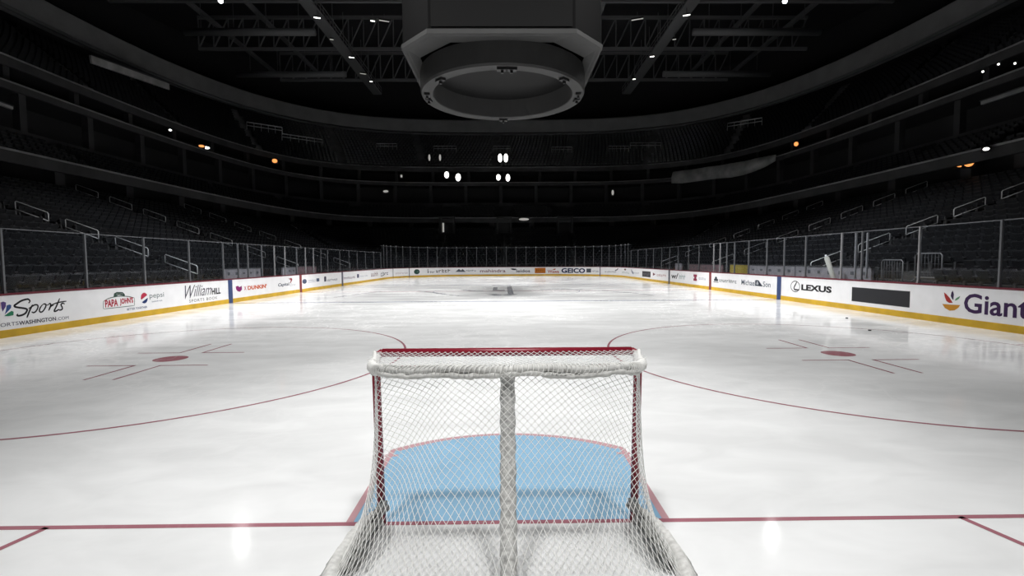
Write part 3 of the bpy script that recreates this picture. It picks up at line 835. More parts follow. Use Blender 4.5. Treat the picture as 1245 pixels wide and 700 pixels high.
# lower bowl
ROWS = 19
def lrow(i): return 15.0+.85*i, 32.6+.80*i, 5.0-.5*i/ROWS, .72+.318*i
mb = MB()
for i in range(ROWS):
    ax, ay, n, z = lrow(i); bx, by, bn, bz = lrow(i+1)
    if i == 0: mb.strip(sup(ax, ay, n, -.05), sup(ax, ay, n, z))
    mb.strip(sup(ax, ay, n, z), sup(bx, by, bn, z)); mb.strip(sup(bx, by, bn, z), sup(bx, by, bn, bz))
struct('seating_tier', mb, M['concrete'], 'dark stepped lower seating bowl round the ice', 'seating tier')
ax, ay, n, z = lrow(ROWS)
def band(name, ax, ay, n, z0, z1, th, mat, lab, cat):
    mb = MB(); a, b_, c, d = sup(ax,ay,n,z0), sup(ax,ay,n,z1), sup(ax+th,ay+th,n,z1), sup(ax+th,ay+th,n,z0)
    mb.strip(a, b_); mb.strip(b_, c); mb.strip(c, d); mb.strip(d, a)
    return struct(name, mb, mat, lab, cat)
band('trim_1', ax, ay, n, z-.3, z+.42, .2, M['concrete_l'], 'low grey parapet along the top of the lower seats', 'parapet')
mb = MB(); mb.strip(sup(ax,ay,n,z), sup(38,54,4.3,z)); mb.strip(sup(38,54,4.3,z), sup(38,54,4.3,11)); mb.strip(sup(29.3,46,4.4,7.9), sup(38,54,4.3,10.9))
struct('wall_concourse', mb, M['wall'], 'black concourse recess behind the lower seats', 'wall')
band('trim_2', 29.3, 46, 4.4, 7.9, 8.62, .25, M['concrete_l'], 'grey fascia under the middle seating tier', 'fascia')
band('trim_3', 29.25, 45.95, 4.4, 8.58, 8.70, .35, M['ledge'], 'pale ledge line on the lower fascia', 'ledge')
mb = MB()
T2 = 7
def mrow(i): return 29.7+.9*i, 46.4+.87*i, 4.4, 8.2+.43*i
for i in range(T2):
    ax, ay, n, z = mrow(i); bx, by, bn, bz = mrow(i+1)
    mb.strip(sup(ax,ay,n,z), sup(bx,by,bn,z)); mb.strip(sup(bx,by,bn,z), sup(bx,by,bn,bz))
struct('seating_tier', mb, M['concrete'], 'dark stepped middle seating tier above the concourse', 'seating tier')
band('trim_4', 36, 52.5, 4.3, 11.0, 11.75, .2, M['concrete_l'], 'grey parapet of the lower suites', 'parapet')
mb = MB(); mb.strip(sup(36,52.5,4.3,11.2), sup(40,56.5,4.2,11.2)); mb.strip(sup(40,56.5,4.2,11.2), sup(40,56.5,4.2,14.7)); mb.strip(sup(36.3,52.8,4.3,14.7), sup(40,56.5,4.2,14.7))
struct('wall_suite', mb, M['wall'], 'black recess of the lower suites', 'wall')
band('trim_5', 36.3, 52.8, 4.3, 14.65, 15.2, .25, M['concrete_l'], 'grey slab edge between the two suite levels', 'fascia')
band('trim_6', 36.25, 52.75, 4.3, 15.15, 15.26, .3, M['ledge'], 'pale ledge line between the suite levels', 'ledge')
mb = MB(); mb.strip(sup(36.5,53,4.3,15.2), sup(42,58,4.2,15.2)); mb.strip(sup(42,58,4.2,15.2), sup(42,58,4.2,17.4)); mb.strip(sup(38.5,53.8,4.2,17.4), sup(42,58,4.2,17.4))
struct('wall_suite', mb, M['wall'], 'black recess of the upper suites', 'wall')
band('trim_7', 38.5, 53.8, 4.2, 17.2, 17.95, .25, M['concrete_l'], 'grey fascia under the upper seating tier', 'fascia')
band('trim_8', 38.45, 53.75, 4.2, 17.9, 18.03, .3, M['ledge'], 'pale ledge line under the upper seating tier', 'ledge')
mb = MB()
T3 = 16
def urow(i): return 39+.92*i, 54.3+.88*i, 4.2-.8*i/T3, 18+.60*i
for i in range(T3):
    ax, ay, n, z = urow(i); bx, by, bn, bz = urow(i+1)
    mb.strip(sup(ax,ay,n,z), sup(bx,by,bn,z)); mb.strip(sup(bx,by,bn,z), sup(bx,by,bn,bz))
struct('seating_tier', mb, M['concrete_u'], 'dark stepped upper seating tier under the roof', 'seating tier')
ax, ay, n, z = urow(T3)
mb = MB(); mb.strip(sup(ax,ay,n,z), sup(ax+2,ay+2,n,z)); mb.strip(sup(ax+2,ay+2,n,z), sup(ax+2,ay+2,n,38))
struct('wall_upper', mb, M['wall'], 'black back wall above the upper seats', 'wall')
mb = MB(); mb.poly(sup(ax+2,ay+2,n,38)); struct('ceiling', mb, M['roof'], 'black roof deck high over the arena', 'ceiling')
# roof ring
mb = MB()
prof = [(46,61,25.7),(46,61,27.9),(46.5,61.5,28.2),(47.6,62.6,28.2),(47.6,62.6,25.7)]
for a, b_ in zip(prof, prof[1:]+prof[:1]): mb.strip(sup(a[0],a[1],3.2,a[2]), sup(b_[0],b_[1],3.2,b_[2]))
struct('trim_9', mb, M['ring'], 'wide grey ring girder below the roof', 'ring girder')
band('trim_10', 45.4, 60.4, 3.2, 25.1, 25.35, .3, M['steel'], 'thin grey rail under the ring girder', 'rail')

def ring_positions(ax, ay, n, z, pitch):
    P = sup(ax, ay, n, z, 1200); out = []; acc = pitch/2
    for a, b_ in zip(P, P[1:]+P[:1]):
        d = (b_-a).length
        if d < 1e-9: continue
        t = (b_-a)/d; nrm = Vector((-t.y, t.x, 0))
        while acc <= d:
            out.append((a+t*acc, math.atan2(nrm.y, nrm.x))); acc += pitch
        acc -= d
    return out
# columns, each one its own pillar
def pillars(ax, ay, n, z0, z1, pitch, w, lab):
    k = 0
    for p, a in ring_positions(ax, ay, n, z0, pitch):
        px, py, d = project((p.x, p.y, z0))
        if d < 4 or not -30 < px < 1275: continue
        mb = MB(); mb.box((-w/2,-w/2,0),(w/2,w/2,z1-z0)); mb.box((-w/2-.06,-w/2-.06,0),(w/2+.06,w/2+.06,.3))
        o = mb.build('pillar', M['concrete_l']); o.location = p; o.rotation_euler = (0,0,a)
        tag(o, lab + ', %s from the right' % ORD[k], 'pillar', kind='structure'); k += 1
pillars(32.5, 48.8, 4.4, 6.8, 9.0, 6.5, .8, 'square grey concourse pillar behind the lower seats')
pillars(36.9, 53.4, 4.3, 11.2, 14.7, 6.0, .55, 'square grey pillar in front of the lower suites')
pillars(39.4, 54.9, 4.2, 15.2, 17.4, 6.2, .5, 'square grey pillar in front of the upper suites')

# ------------------------------------------------------------------ seats
def seat_parts():
    """one tip-up seat facing +X, origin on the tread under the seat"""
    r = empty('arena_seat', (0,0,0))
    # backrest: curved slab with rounded top corners
    mb = MB(); W_, Z0, Z1 = .235, .36, .86; cols = 7; rows = 6; F_ = []; Bk = []
    for j in range(rows+1):
        t = j/rows; z = Z0+(Z1-Z0)*t; half = W_*(1 if t < .75 else math.sqrt(max(.25, 1-((t-.75)/.25)**2*.45)))
        for i in range(cols+1):
            y = -half+2*half*i/cols; x = -.02-.11*t+.035*(y/W_)**2
            F_.append((x, y, z)); Bk.append((x-.035, y, z))
    q = len(F_); fs = []
    for j in range(rows):
        for i in range(cols):
            a = j*(cols+1)+i; fs += [(a, a+1, a+cols+2, a+cols+1), (q+a, q+a+cols+1, q+a+cols+2, q+a+1)]
    edge = [i for i in range(cols+1)] + [(j+1)*(cols+1)-1 for j in range(1, rows+1)] + [rows*(cols+1)+i for i in range(cols-1,-1,-1)] + [j*(cols+1) for j in range(rows-1,0,-1)]
    for a, b_ in zip(edge, edge[1:]+edge[:1]): fs.append((a, q+a, q+b_, b_))
    mb.add(F_+Bk, fs); fix_normals(mb.build('backrest', M['seat'], r, True))
    mb = MB()                                      # tipped-up seat pan
    Mx = Matrix.Translation((.06, 0, .44)) @ Matrix.Rotation(-math.radians(68), 4, 'Y')
    mb.box((0, -.215, -.03), (.40, .215, .035), M=Mx); bevel(mb.build('seat_pan', M['seat_b'], r), .03, 3)
    for s in (-1, 1):
        mb = MB(); mb.box((-.05, s*.25-.018, 0), (.02, s*.25+.018, .42)); mb.box((-.10, s*.25-.022, .58), (.22, s*.25+.022, .615)); mb.box((-.05, s*.25-.015, .42), (-.01, s*.25+.015, .6))
        mb.build('armrest', M['seat_f'], r)
    return r
def low_seat(mb, p, ang):
    Rm = Matrix.Translation(p) @ Matrix.Rotation(ang, 4, 'Z')
    vs = [(-.02,-.235,.36),(-.02,.235,.36),(-.13,.235,.80),(-.13,.16,.86),(-.13,-.16,.86),(-.13,-.235,.80)]
    bk = [(x-.05, y, z) for x, y, z in vs]
    mb.add([Rm @ Vector(v) for v in vs+bk], [(0,1,2,3,4,5), (0,5,11,6),(5,4,10,11),(4,3,9,10),(3,2,8,9),(2,1,7,8),(11,10,9,8,7,6)])
    vs = [(.05,-.215,.42),(.05,.215,.42),(.19,.215,.78),(.19,-.215,.78),(.12,-.215,.40),(.12,.215,.40),(.24,.215,.76),(.24,-.215,.76)]
    mb.add([Rm @ Vector(v) for v in vs], [(4,5,6,7),(3,2,6,7),(0,4,7,3),(1,2,6,5),(0,1,5,4)])
AISLE_Y = (9.0, 20.4, 31.9, 43.6)
def is_aisle(x, y, half=.62):
    ang = None
    if abs(x) > 13 and y < 48:
        return any(abs(y-a) < half for a in AISLE_Y)
    if y >= 48:
        if abs(x) < 12: return any(abs(x-a) < half for a in (-9.2, -.3, 9.2))
        # corner aisles, radial
        a = math.atan2(y-40, abs(x)-2); d = math.hypot(abs(x)-2, y-40)
        return abs(a-math.radians(38))*d < half
    return False
cand = []; rest = []
for i in range(ROWS):
    ax, ay, n, z = lrow(i)
    for p, a in ring_positions(ax+.42, ay+.42, n, z, .55):
        if p.y < -2 or is_aisle(p.x, p.y): continue
        if 14.5 < p.x < 16.6 and 13.5 < p.y < 16.6 or any(abs(p.x-q) < 1.6 and p.y > 71 for q in (-9.2,-.3,9.2)): continue
        px, py, d = project((p.x, p.y, z+.7))
        if d > 1 and -8 < px < 1253:
            cand.append((d, i, p, a))
        elif d > 1: rest.append((p, a))
cand.sort(key=lambda c: c[0])
proto = None
ROWN = ['front row','second row','third row','fourth row','fifth row','sixth row','seventh row','eighth row','ninth row','tenth row','eleventh row','twelfth row','thirteenth row','fourteenth row','fifteenth row','sixteenth row','seventeenth row','eighteenth row','nineteenth row']
for k, (d, i, p, a) in enumerate(cand):
    if k < 300:
        side = 'left' if p.x < 0 else 'right'
        if proto is None: proto = seat_parts(); o = proto
        else: o = copy_tree(proto)
        o.location = p; o.rotation_euler = (0,0,a)
        tag(o, 'dark tipped-up seat among the nearest seats behind the %s glass, %s from the ice' % (side, ROWN[i]), 'seat', 'nearest seats in the lower stands')
    else: rest.append((p, a))
mb = MB()
for p, a in rest: low_seat(mb, p, a)
tag(mb.build('arena_seats', M['seat']), 'rows of dark seats filling the farther lower stands', 'seats', kind='stuff')
mb = MB()
for i in range(T2-1):
    ax, ay, n, z = mrow(i)
    for p, a in ring_positions(ax+.45, ay+.45, n, z, .58):
        if project(p)[2] > 1 and int((math.atan2(p.y-YC, p.x)*40)) % 9 and not (p.y > 68 and any(abs(p.x-q) < 1.6 for q in (-9.2,-.3,9.2))): low_seat(mb, p, a)
tag(mb.build('arena_seats', M['seat']), 'rows of dark seats in the middle tier', 'seats', kind='stuff')
mb = MB()
for i in range(T3):
    ax, ay, n, z = urow(i)
    for p, a in ring_positions(ax+.45, ay+.45, n, z, .62):
        if project(p)[2] > 1 and int((math.atan2(p.y-YC, p.x)*44)) % 10: low_seat(mb, p, a)
tag(mb.build('arena_seats', M['seat']), 'rows of dark seats in the upper tier', 'seats', kind='stuff')

# ------------------------------------------------------------------ aisle handrails
def handrail(x, y, z, dx, dy, ln, slope, lab, mat='rail', h=.40, r_=.022):
    """two sloping bars joined at the ends, on two short legs"""
    d = Vector((dx, dy, 0)).normalized()
    a = Vector((0,0,0)); b_ = d*ln + Vector((0,0,ln*slope))
    root = empty('handrail', (x, y, z-.9), lab, 'handrail', 'aisle handrails')
    U = Vector((0,0,.9)); D = Vector((0,0,.9-h))
    mb = MB(); mb.tube([a+D, a+U-Vector((0,0,.05)), a+U+(b_-a)*.03, b_+U-(b_-a)*.03, b_+U-Vector((0,0,.05)), b_+D], r_, 6); mb.build('top_bar', M[mat], root, True)
    mb = MB(); mb.tube([a+D, b_+D], r_, 6); mb.build('lower_bar', M[mat], root, True)
    for q in (a, b_):
        mb = MB(); mb.tube([q+D, q+Vector((0,0,-.05))], r_*.7, 6); mb.build('leg', M['seat_f'], root, True)
    return root
for ai, ya_ in enumerate(AISLE_Y[1:]):
    for sx in (-1, 1):
        k = 0
        for j in range(7):
            x = 15.1+2.35*j
            if x > 30: break
            z = 1.75+.37*(x-15.1)
            handrail(sx*x, ya_, z, sx, 0, 1.55, .37, 'pale metal handrail of the %s stand, %s stair aisle, %s rail up from the ice' % ('left' if sx < 0 else 'right', ('nearest','middle','farthest')[ai], ORD[k])); k += 1
for xi, xa in enumerate((-9.2, -.3, 9.2)):
    for j in range(4):
        y = YC+33.6+2.8*j; z = 1.9+.39*(y-YC-33.6)
        handrail(xa, y, z, 0, 1, 1.6, .39, 'thin handrail in the far end stand, %s aisle, %s rail up from the ice' % (('left','centre','right')[xi], ORD[j]), 'seat_f')
for sx in (-1, 1):
    for j in range(6):
        d = 19.0+2.5*j; a = math.radians(38)
        x = sx*(2+d*math.cos(a)); y = 40+d*math.sin(a); z = 1.7+.36*(d-19)
        handrail(x, y, z, sx*math.cos(a), math.sin(a), 1.55, .36, 'metal handrail in the far %s corner stand, %s rail up from the ice' % ('left' if sx < 0 else 'right', ORD[j]))

# vomitory portals at the far end
def portal(x, y, z, w, h, lab, lit=False):
    root = empty('vomitory_portal', (x, y, z), lab, 'portal', 'dark portals in the far stand')
    mb = MB(); mb.box((-w/2-.25,-.2,0),(-w/2,2.2,h)); mb.box((w/2,-.2,0),(w/2+.25,2.2,h)); mb.box((-w/2-.25,-.2,h),(w/2+.25,2.2,h+.3)); mb.build('portal_frame', M['concrete_l'], root)
    mb = MB(); mb.box((-w/2,1.9,0),(w/2,2.0,h)); mb.build('opening', M['black'], root)
    if lit:
        mb = MB(); mb.box((-w/2+.05,1.82,.3),(-w/2+.30,1.89,h-.2)); mb.build('lit_door_edge', M['lamp_dim'], root)
portal(-9.2, 72.2, 6.2, 1.9, 2.3, 'dark portal with a strip of light, left one in the far stand', True)
portal(-.3, 72.4, 6.2, 1.9, 2.3, 'dark portal in the middle of the far stand')
portal(9.2, 72.2, 6.2, 1.9, 2.3, 'dark portal in the far stand, right of the middle one')

# ------------------------------------------------------------------ bench area behind the glass
def bench_board(y0, y1, x, z0, z1, mat, lab, cat='bench wall', n_marks=0, seed=1, name='bench_wall'):
    sx = 1 if x > 0 else -1
    root = empty(name, (x, (y0+y1)/2, z0), lab, cat)
    mb = MB(); mb.box((-.05,-(y1-y0)/2,0),(.05,(y1-y0)/2,z1-z0)); bevel(mb.build('panel', M[mat], root), .015)
    mb = MB(); mb.box((-.09,-(y1-y0)/2-.02,z1-z0),(.09,(y1-y0)/2+.02,z1-z0+.05)); mb.build('cap_strip', M['concrete_l'], root)
    if n_marks:
        rnd = random.Random(seed); mb = MB(); w = (y1-y0)/n_marks
        for i in range(n_marks):
            y = -(y1-y0)/2+w*(i+.5); hh = rnd.uniform(.08,.16)
            mb.box((-sx*.054-.003, y-w*.14, (z1-z0)*.76-hh/2), (-sx*.054+.003, y+w*.14, (z1-z0)*.76+hh/2))
        mb.build('dark_mark', M['alu'], root)
    return root
bench_board(21.3, 24.9, -14.35, .55, 1.56, 'bench_white', 'pale bench wall behind the left glass, nearer one', n_marks=5, seed=2)
bench_board(27.7, 29.6, -14.35, .55, 1.56, 'bench_white', 'short pale bench wall behind the left glass, farther one', n_marks=3, seed=3)
bench_board(29.8, 33.2, -14.35, .55, 1.58, 'bench_rose', 'rose-tinted bench wall behind the left glass')
bench_board(15.4, 20.4, 14.4, .55, 1.56, 'bench_white', 'long pale bench wall with dark marks behind the right glass, nearest one', n_marks=7, seed=5)
bench_board(20.5, 25.0, 14.4, .55, 1.56, 'bench_white', 'pale bench wall behind the right glass, next to the yellow box', n_marks=5, seed=6)
bench_board(25.4, 27.6, 14.45, .55, 1.58, 'bench_yellow', 'yellow panel behind the right glass', 'panel', name='yellow_panel')
bench_board(28.6, 34.6, 14.4, .55, 1.55, 'bench_rose', 'rose-tinted bench wall behind the right glass', n_marks=8, seed=8)
bench_board(36.0, 37.6, 14.4, .55, 1.60, 'bench_white', 'small pale bench wall far down the right glass')
# red seats of the benches
for i, (x, y, lab) in enumerate([(14.0, 26.5, 'dark red bench seat by the yellow panel'), (14.0, 35.3, 'dark red bench seat between the rose and small pale bench walls'), (-13.9, 26.3, 'dark red bench seat between the two pale left bench walls')]):
    root = empty('team_bench', (x, y, .0), lab, 'bench')
    mb = MB(); mb.box((-.2,-1.0,.42),(.2,1.0,.5)); bevel(mb.build('bench_top', M['bench_red'], root), .02)
    for s in (-.8, .8):
        mb = MB(); mb.box((-.15,s-.04,-.05),(.15,s+.04,.42)); mb.build('leg', M['seat_f'], root)
# leaning padded post
root = empty('padded_pole', (13.42, 16.12, 1.1), 'cream padded pole leaning behind the right glass', 'pole')
mb = MB(); mb.tube([(.02,.10,-1.1),(0,.06,-.1),(-.02,.55,.86),(-.02,.58,.90)], [.09,.10,.10,.05], 10); mb.build('pad', pmat('pole_pad', (.42,.41,.37), .8), root, True)
mb = MB(); mb.tube([(-.02,.58,.88),(-.02,.62,.98)], .04, 8); mb.build('pole_tip', M['rail'], root, True)
# crowd barriers
def barrier(x, y, z, ln, h, lab):
    root = empty('crowd_barrier', (x, y, z), lab, 'barrier', 'white crowd barriers behind the right glass')
    mb = MB(); mb.tube([(0,-ln/2,.12),(0,-ln/2,h-.08),(0,-ln/2+.08,h),(0,ln/2-.08,h),(0,ln/2,h-.08),(0,ln/2,.12)], .022, 8); mb.tube([(0,-ln/2,.16),(0,ln/2,.16)], .018, 8); mb.build('frame', M['alu_bright'], root, True)
    k = 8
    for i in range(1, k):
        mb = MB(); yy = -ln/2+ln*i/k; mb.tube([(0,yy,.16),(0,yy,h)], .009, 6); mb.build('bar', M['alu'], root, True)
    for s in (-1, 1):
        mb = MB(); mb.tube([(-.22,s*ln*.42,0),(0,s*ln*.42,.14),(.22,s*ln*.42,0)], .018, 6); mb.build('foot', M['alu'], root, True)
barrier(15.35, 15.65, .72, 1.05, 1.14, 'pale crowd barrier behind the right glass, farther and lower one')
barrier(15.75, 14.45, 1.04, 1.15, 1.06, 'pale crowd barrier behind the right glass, nearer and higher one')

# ------------------------------------------------------------------ centre-hung scoreboard
SX, SY = -.15, 27.13
sb = empty('scoreboard', (SX, SY, 12.0), 'huge dark octagonal scoreboard with a round ring hanging over centre ice', 'scoreboard')
def octo(hx, hy, cx, cy, z): return [(-hx+cx,-hy,z),(hx-cx,-hy,z),(hx,-hy+cy,z),(hx,hy-cy,z),(hx-cx,hy,z),(-hx+cx,hy,z),(-hx,hy-cy,z),(-hx,-hy+cy,z)]
mb = MB()
o0, o1, o2 = octo(5.25,6.0,1.6,1.75,1.15), octo(5.25,6.0,1.6,1.75,9.5), octo(5.6,6.4,1.7,1.85,17.5)
mb.strip(o0, o1); mb.strip(o1, o2); mb.poly(o2)
mb.build('casing', M['score'], sb)
mb = MB(); mb.strip(octo(5.25,6.0,1.6,1.75,1.15), octo(5.0,5.75,1.55,1.7,1.12)); mb.strip(octo(5.0,5.75,1.55,1.7,1.12), octo(4.6,4.6,1.9,1.9,1.30)); mb.build('underside', M['score_l'], sb)
mb = MB(); mb.strip(octo(5.32,6.07,1.62,1.77,1.10), octo(5.32,6.07,1.62,1.77,1.32)); mb.strip(octo(5.32,6.07,1.62,1.77,1.10), octo(5.15,5.9,1.6,1.75,1.10)); mb.build('bottom_edge', M['score_l'], sb)
for nm, pts in (('front', [(-3.5,-6.04,1.45),(3.5,-6.04,1.45),(3.5,-6.04,9.2),(-3.5,-6.04,9.2)]), ('back', [(3.5,6.04,1.45),(-3.5,6.04,1.45),(-3.5,6.04,9.2),(3.5,6.04,9.2)]), ('left', [(-5.29,4.0,1.45),(-5.29,-4.0,1.45),(-5.29,-4.0,9.2),(-5.29,4.0,9.2)]), ('right', [(5.29,-4.0,1.45),(5.29,4.0,1.45),(5.29,4.0,9.2),(5.29,-4.0,9.2)])):
    mb = MB(); c = Vector((sum(p[0] for p in pts)/4, sum(p[1] for p in pts)/4, 0)).normalized()*.06
    q = [Vector(p)-c for p in pts]; mb.poly(pts); mb.strip(pts, q); mb.build('screen', M['screen'], sb)
mb = MB(); mb.lathe([(5.0,1.32),(5.0,.12),(4.94,.0),(4.30,.0),(4.25,.05),(4.25,1.25)], 96); mb.build('lower_ring', M['score_l'], sb, False)
mb = MB(); mb.lathe([(4.25,1.24),(0.01,1.26)], 96); mb.build('ring_ceiling', M['screen'], sb)
for a, r_ in ((-90,4.6),(-84,4.62),(-42,4.62),(-138,4.62),(-8,4.62),(-172,4.62),(4,4.62),(176,4.62),(90,4.62)):
    mb = MB(); Mx = Matrix.Rotation(math.radians(a), 4, 'Z') @ Matrix.Translation((r_,0,-.12))
    mb.box((-.16,-.28,-.02),(.16,.28,.14), M=Mx); mb.box((-.07,-.07,-.16),(.07,.07,-.02), M=Mx); mb.build('camera_box', M['black'], sb)
for sx in (-3.5, 3.5):
    for sy in (-4, 4):
        mb = MB(); mb.tube([(sx,sy,17.5),(sx*1.2,sy*1.2,25.5)], .06, 6); mb.build('hanging_cable', M['steel'], sb)

# ------------------------------------------------------------------ roof steel
def truss(y, z0, z1, half, lab):
    root = empty('roof_truss', (0, y, z0), lab, 'roof truss', 'roof trusses across the arena')
    mb = MB(); mb.box((-half,-.18,-.2),(half,.18,.2)); mb.build('lower_chord', M['steel'], root)
    mb = MB(); mb.box((-half,-.18,z1-z0-.2),(half,.18,z1-z0+.2)); mb.build('upper_chord', M['steel'], root)
    mb = MB(); n = int(half*2/2.0)
    for i in range(n):
        x = -half+2*half*i/n; x2 = x+2*half/n
        mb.tube([(x,0,0),(x2,0,z1-z0)], .10, 5); mb.tube([(x,0,0),(x,0,z1-z0)], .09, 5)
    mb.build('web', M['steel'], root)
half_at = lambda y: 47*max(.2, 1-abs((y-YC)/62)**3)**(1/3)
for y, lab in ((40.5, 'dark steel roof truss across the arena, nearest the camera'), (52.6, 'dark steel roof truss across the arena, second of four'), (65.0, 'dark steel roof truss across the arena, third of four'), (76.5, 'dark steel roof truss across the arena, farthest from the camera')):
    truss(y, 31.0, 35.2, min(44, half_at(y)*.97), lab)
for sx, side in ((-21.5, 'left'), (20.5, 'right')):
    root = empty('catwalk', (sx, 0, 29.9), 'grey steel catwalk under the roof on the %s of the scoreboard' % side, 'catwalk')
    mb = MB(); mb.box((-.7,10,0),(.7,80,.18)); mb.build('deck', M['steel'], root)
    for s in (-1, 1):
        mb = MB(); mb.tube([(s*.7,10,1.1),(s*.7,80,1.1)], .05, 6); mb.tube([(s*.7,10,.6),(s*.7,80,.6)], .035, 6)
        for k in range(36): mb.tube([(s*.7,10+2*k,.1),(s*.7,10+2*k,1.1)], .035, 5)
        mb.build('guard_rail', M['steel'], root)
    mb = MB()
    for k in range(18): mb.tube([(0,11+4*k,.1),(0,11+4*k,5)], .05, 5)
    mb.build('hanger', M['steel'], root)
for k, x in enumerate((-38, -31, -12, 12, 31, 38)):
    root = empty('roof_purlin', (x, 0, 33.2), 'thin steel roof beam running the length of the arena, %s from the left' % ORD[k], 'roof beam', 'lengthwise roof beams')
    mb = MB(); mb.box((-.12,30,-.25),(.12,80,.25)); mb.build('web_plate', M['steel'], root)
    mb = MB(); mb.box((-.25,30,-.30),(.25,80,-.25)); mb.build('lower_flange', M['steel'], root)
# inner ventilation ducts behind the scoreboard
for k, (y, z) in enumerate(((70, 29.5), (58.5, 30.3))):
    for sx in (-1, 1):
        root = empty('air_duct', (sx*31.5, y, z), 'long grey air duct under the roof, %s side, %s one' % ('left' if sx < 0 else 'right', ('farther','nearer')[k]), 'air duct')
        mb = MB(); mb.tube([(-8,0,0),(8,0,0)], .45, 12); mb.build('duct_pipe', M['steel'], root, True)
        for q in (-6,-2,2,6):
            mb = MB(); mb.tube([(q,-.0,.4),(q,0,3.5)], .04, 5); mb.build('duct_hanger', M['steel'], root)

# ------------------------------------------------------------------ small lamps
def roof_lamp(x, y, z, lab, ln=.7, bright='lamp_w', ang=0, w=.22):
    root = empty('catwalk_lamp', (x, y, z), lab, 'lamp', 'small lamps under the roof')
    mb = MB(); R_ = Matrix.Rotation(ang, 4, 'Z'); mb.box((-ln/2,-w/2,.0),(ln/2,w/2,.16), M=R_); hs = mb.build('housing', M['black'], root)
    mb = MB(); mb.box((-ln/2+.03,-w/2+.03,-.05),(ln/2-.03,w/2-.03,.0), M=R_); mb.build('diffuser', M[bright], hs)
    mb = MB(); mb.tube([(0,0,.16),(0,0,.8)], .03, 5); mb.build('hanger', M['steel'], root)
LAMPS = [(-20.9,52.35,.75,'lamp_w'),(-21.18,57.67,.5,'lamp_dim'),(-20.44,62.91,.7,'lamp_w'),(-20.58,68.56,.9,'lamp_dim'),(-20.24,71.61,.45,'lamp_w'),(-15.51,55.27,.55,'lamp_w'),(-14.16,55.27,1.2,'lamp_dim'),
         (20.21,51.79,.8,'lamp_w'),(20.89,57.68,.5,'lamp_dim'),(19.66,62.7,.6,'lamp_w'),(19.37,70.78,.45,'lamp_w'),(15.55,54.87,1.4,'lamp_dim')]
il = ir = 0
for x, y, ln, br in LAMPS:
    if x < 0: lab = 'small white lamp under the roof left of the scoreboard, %s of its seven' % ORD[il]; il += 1
    else: lab = 'small white lamp under the roof right of the scoreboard, %s of its five' % ORD[ir]; ir += 1
    roof_lamp(x, y, 30.1 if abs(x) < 18 else 29.05, lab, ln, br, .35 if x < 0 else -.35)
# two bright floodlights seen at the top edge
for sx in (-1, 1):
    root = empty('floodlight', (sx*31.0, 51.5, 30.4), 'glaring white floodlight under the roof at the %s top edge' % ('left' if sx < 0 else 'right'), 'floodlight', 'glaring floodlights under the roof')
    aim = (Vector((0, 24, 0)) - Vector((sx*31.0, 51.5, 30.4))).normalized()
    Rm = aim.to_track_quat('Z', 'Y').to_matrix().to_4x4()
    mb = MB(); mb.lathe([(.06,-.5),(.18,-.45),(.26,-.1),(.28,.0)], 20); o = mb.build('housing', M['black'], root, True); o.matrix_local = Rm
    mb = MB(); mb.lathe([(.001,-.02),(.25,-.02)], 20); o = mb.build('lens', M['lamp_hot'], root, True); o.matrix_local = Rm
    mb = MB(); mb.tube([(0,0,0),(0,0,1.6)], .05, 6); mb.build('yoke', M['steel'], root)
# lights in the stands and suites
def wall_light(p, w, h, mat, lab, dirv=(0,-1), cat='lamp', shape='round'):
    root = empty('wall_lamp', p, lab, cat, 'lights left on in the dark stands')
    a = math.atan2(dirv[1], dirv[0]); root.rotation_euler = (0,0,a)
    mb = MB(); mb.box((-.25,-w/2-.08,-h/2-.08),(-.02,w/2+.08,h/2+.08)); hs = mb.build('housing', M['black'], root)
    mb = MB()
    if shape == 'round':
        n = 16; mb.poly([(.0, w/2*math.cos(2*PI*i/n), h/2*math.sin(2*PI*i/n)) for i in range(n)]); mb.strip([(.0, w/2*math.cos(2*PI*i/n), h/2*math.sin(2*PI*i/n)) for i in range(n)], [(-.03, w/2*math.cos(2*PI*i/n), h/2*math.sin(2*PI*i/n)) for i in range(n)])
    else: mb.box((-.03,-w/2,-h/2),(0,w/2,h/2))
    mb.build('lens', M[mat], hs)
def ray_pt(px, py, Y=None, X=None):
    d = fw + rr*((px-622.5)/F_PX) - uu*((py-350)/F_PX)
    t = (Y-CAM.y)/d.y if Y is not None else (X-CAM.x)/d.x
    return CAM + d*t
def ray_ring(px, py, ax, ay, n, back=.35):
    d = fw + rr*((px-622.5)/F_PX) - uu*((py-350)/F_PX); t = 5.0
    while t < 150:
        p = CAM + d*t
        if (abs(p.x)/ax)**n + (abs(p.y-YC)/ay)**n >= 1: break
        t += .05
    return CAM + d*(t-back)
FAR = 79.2
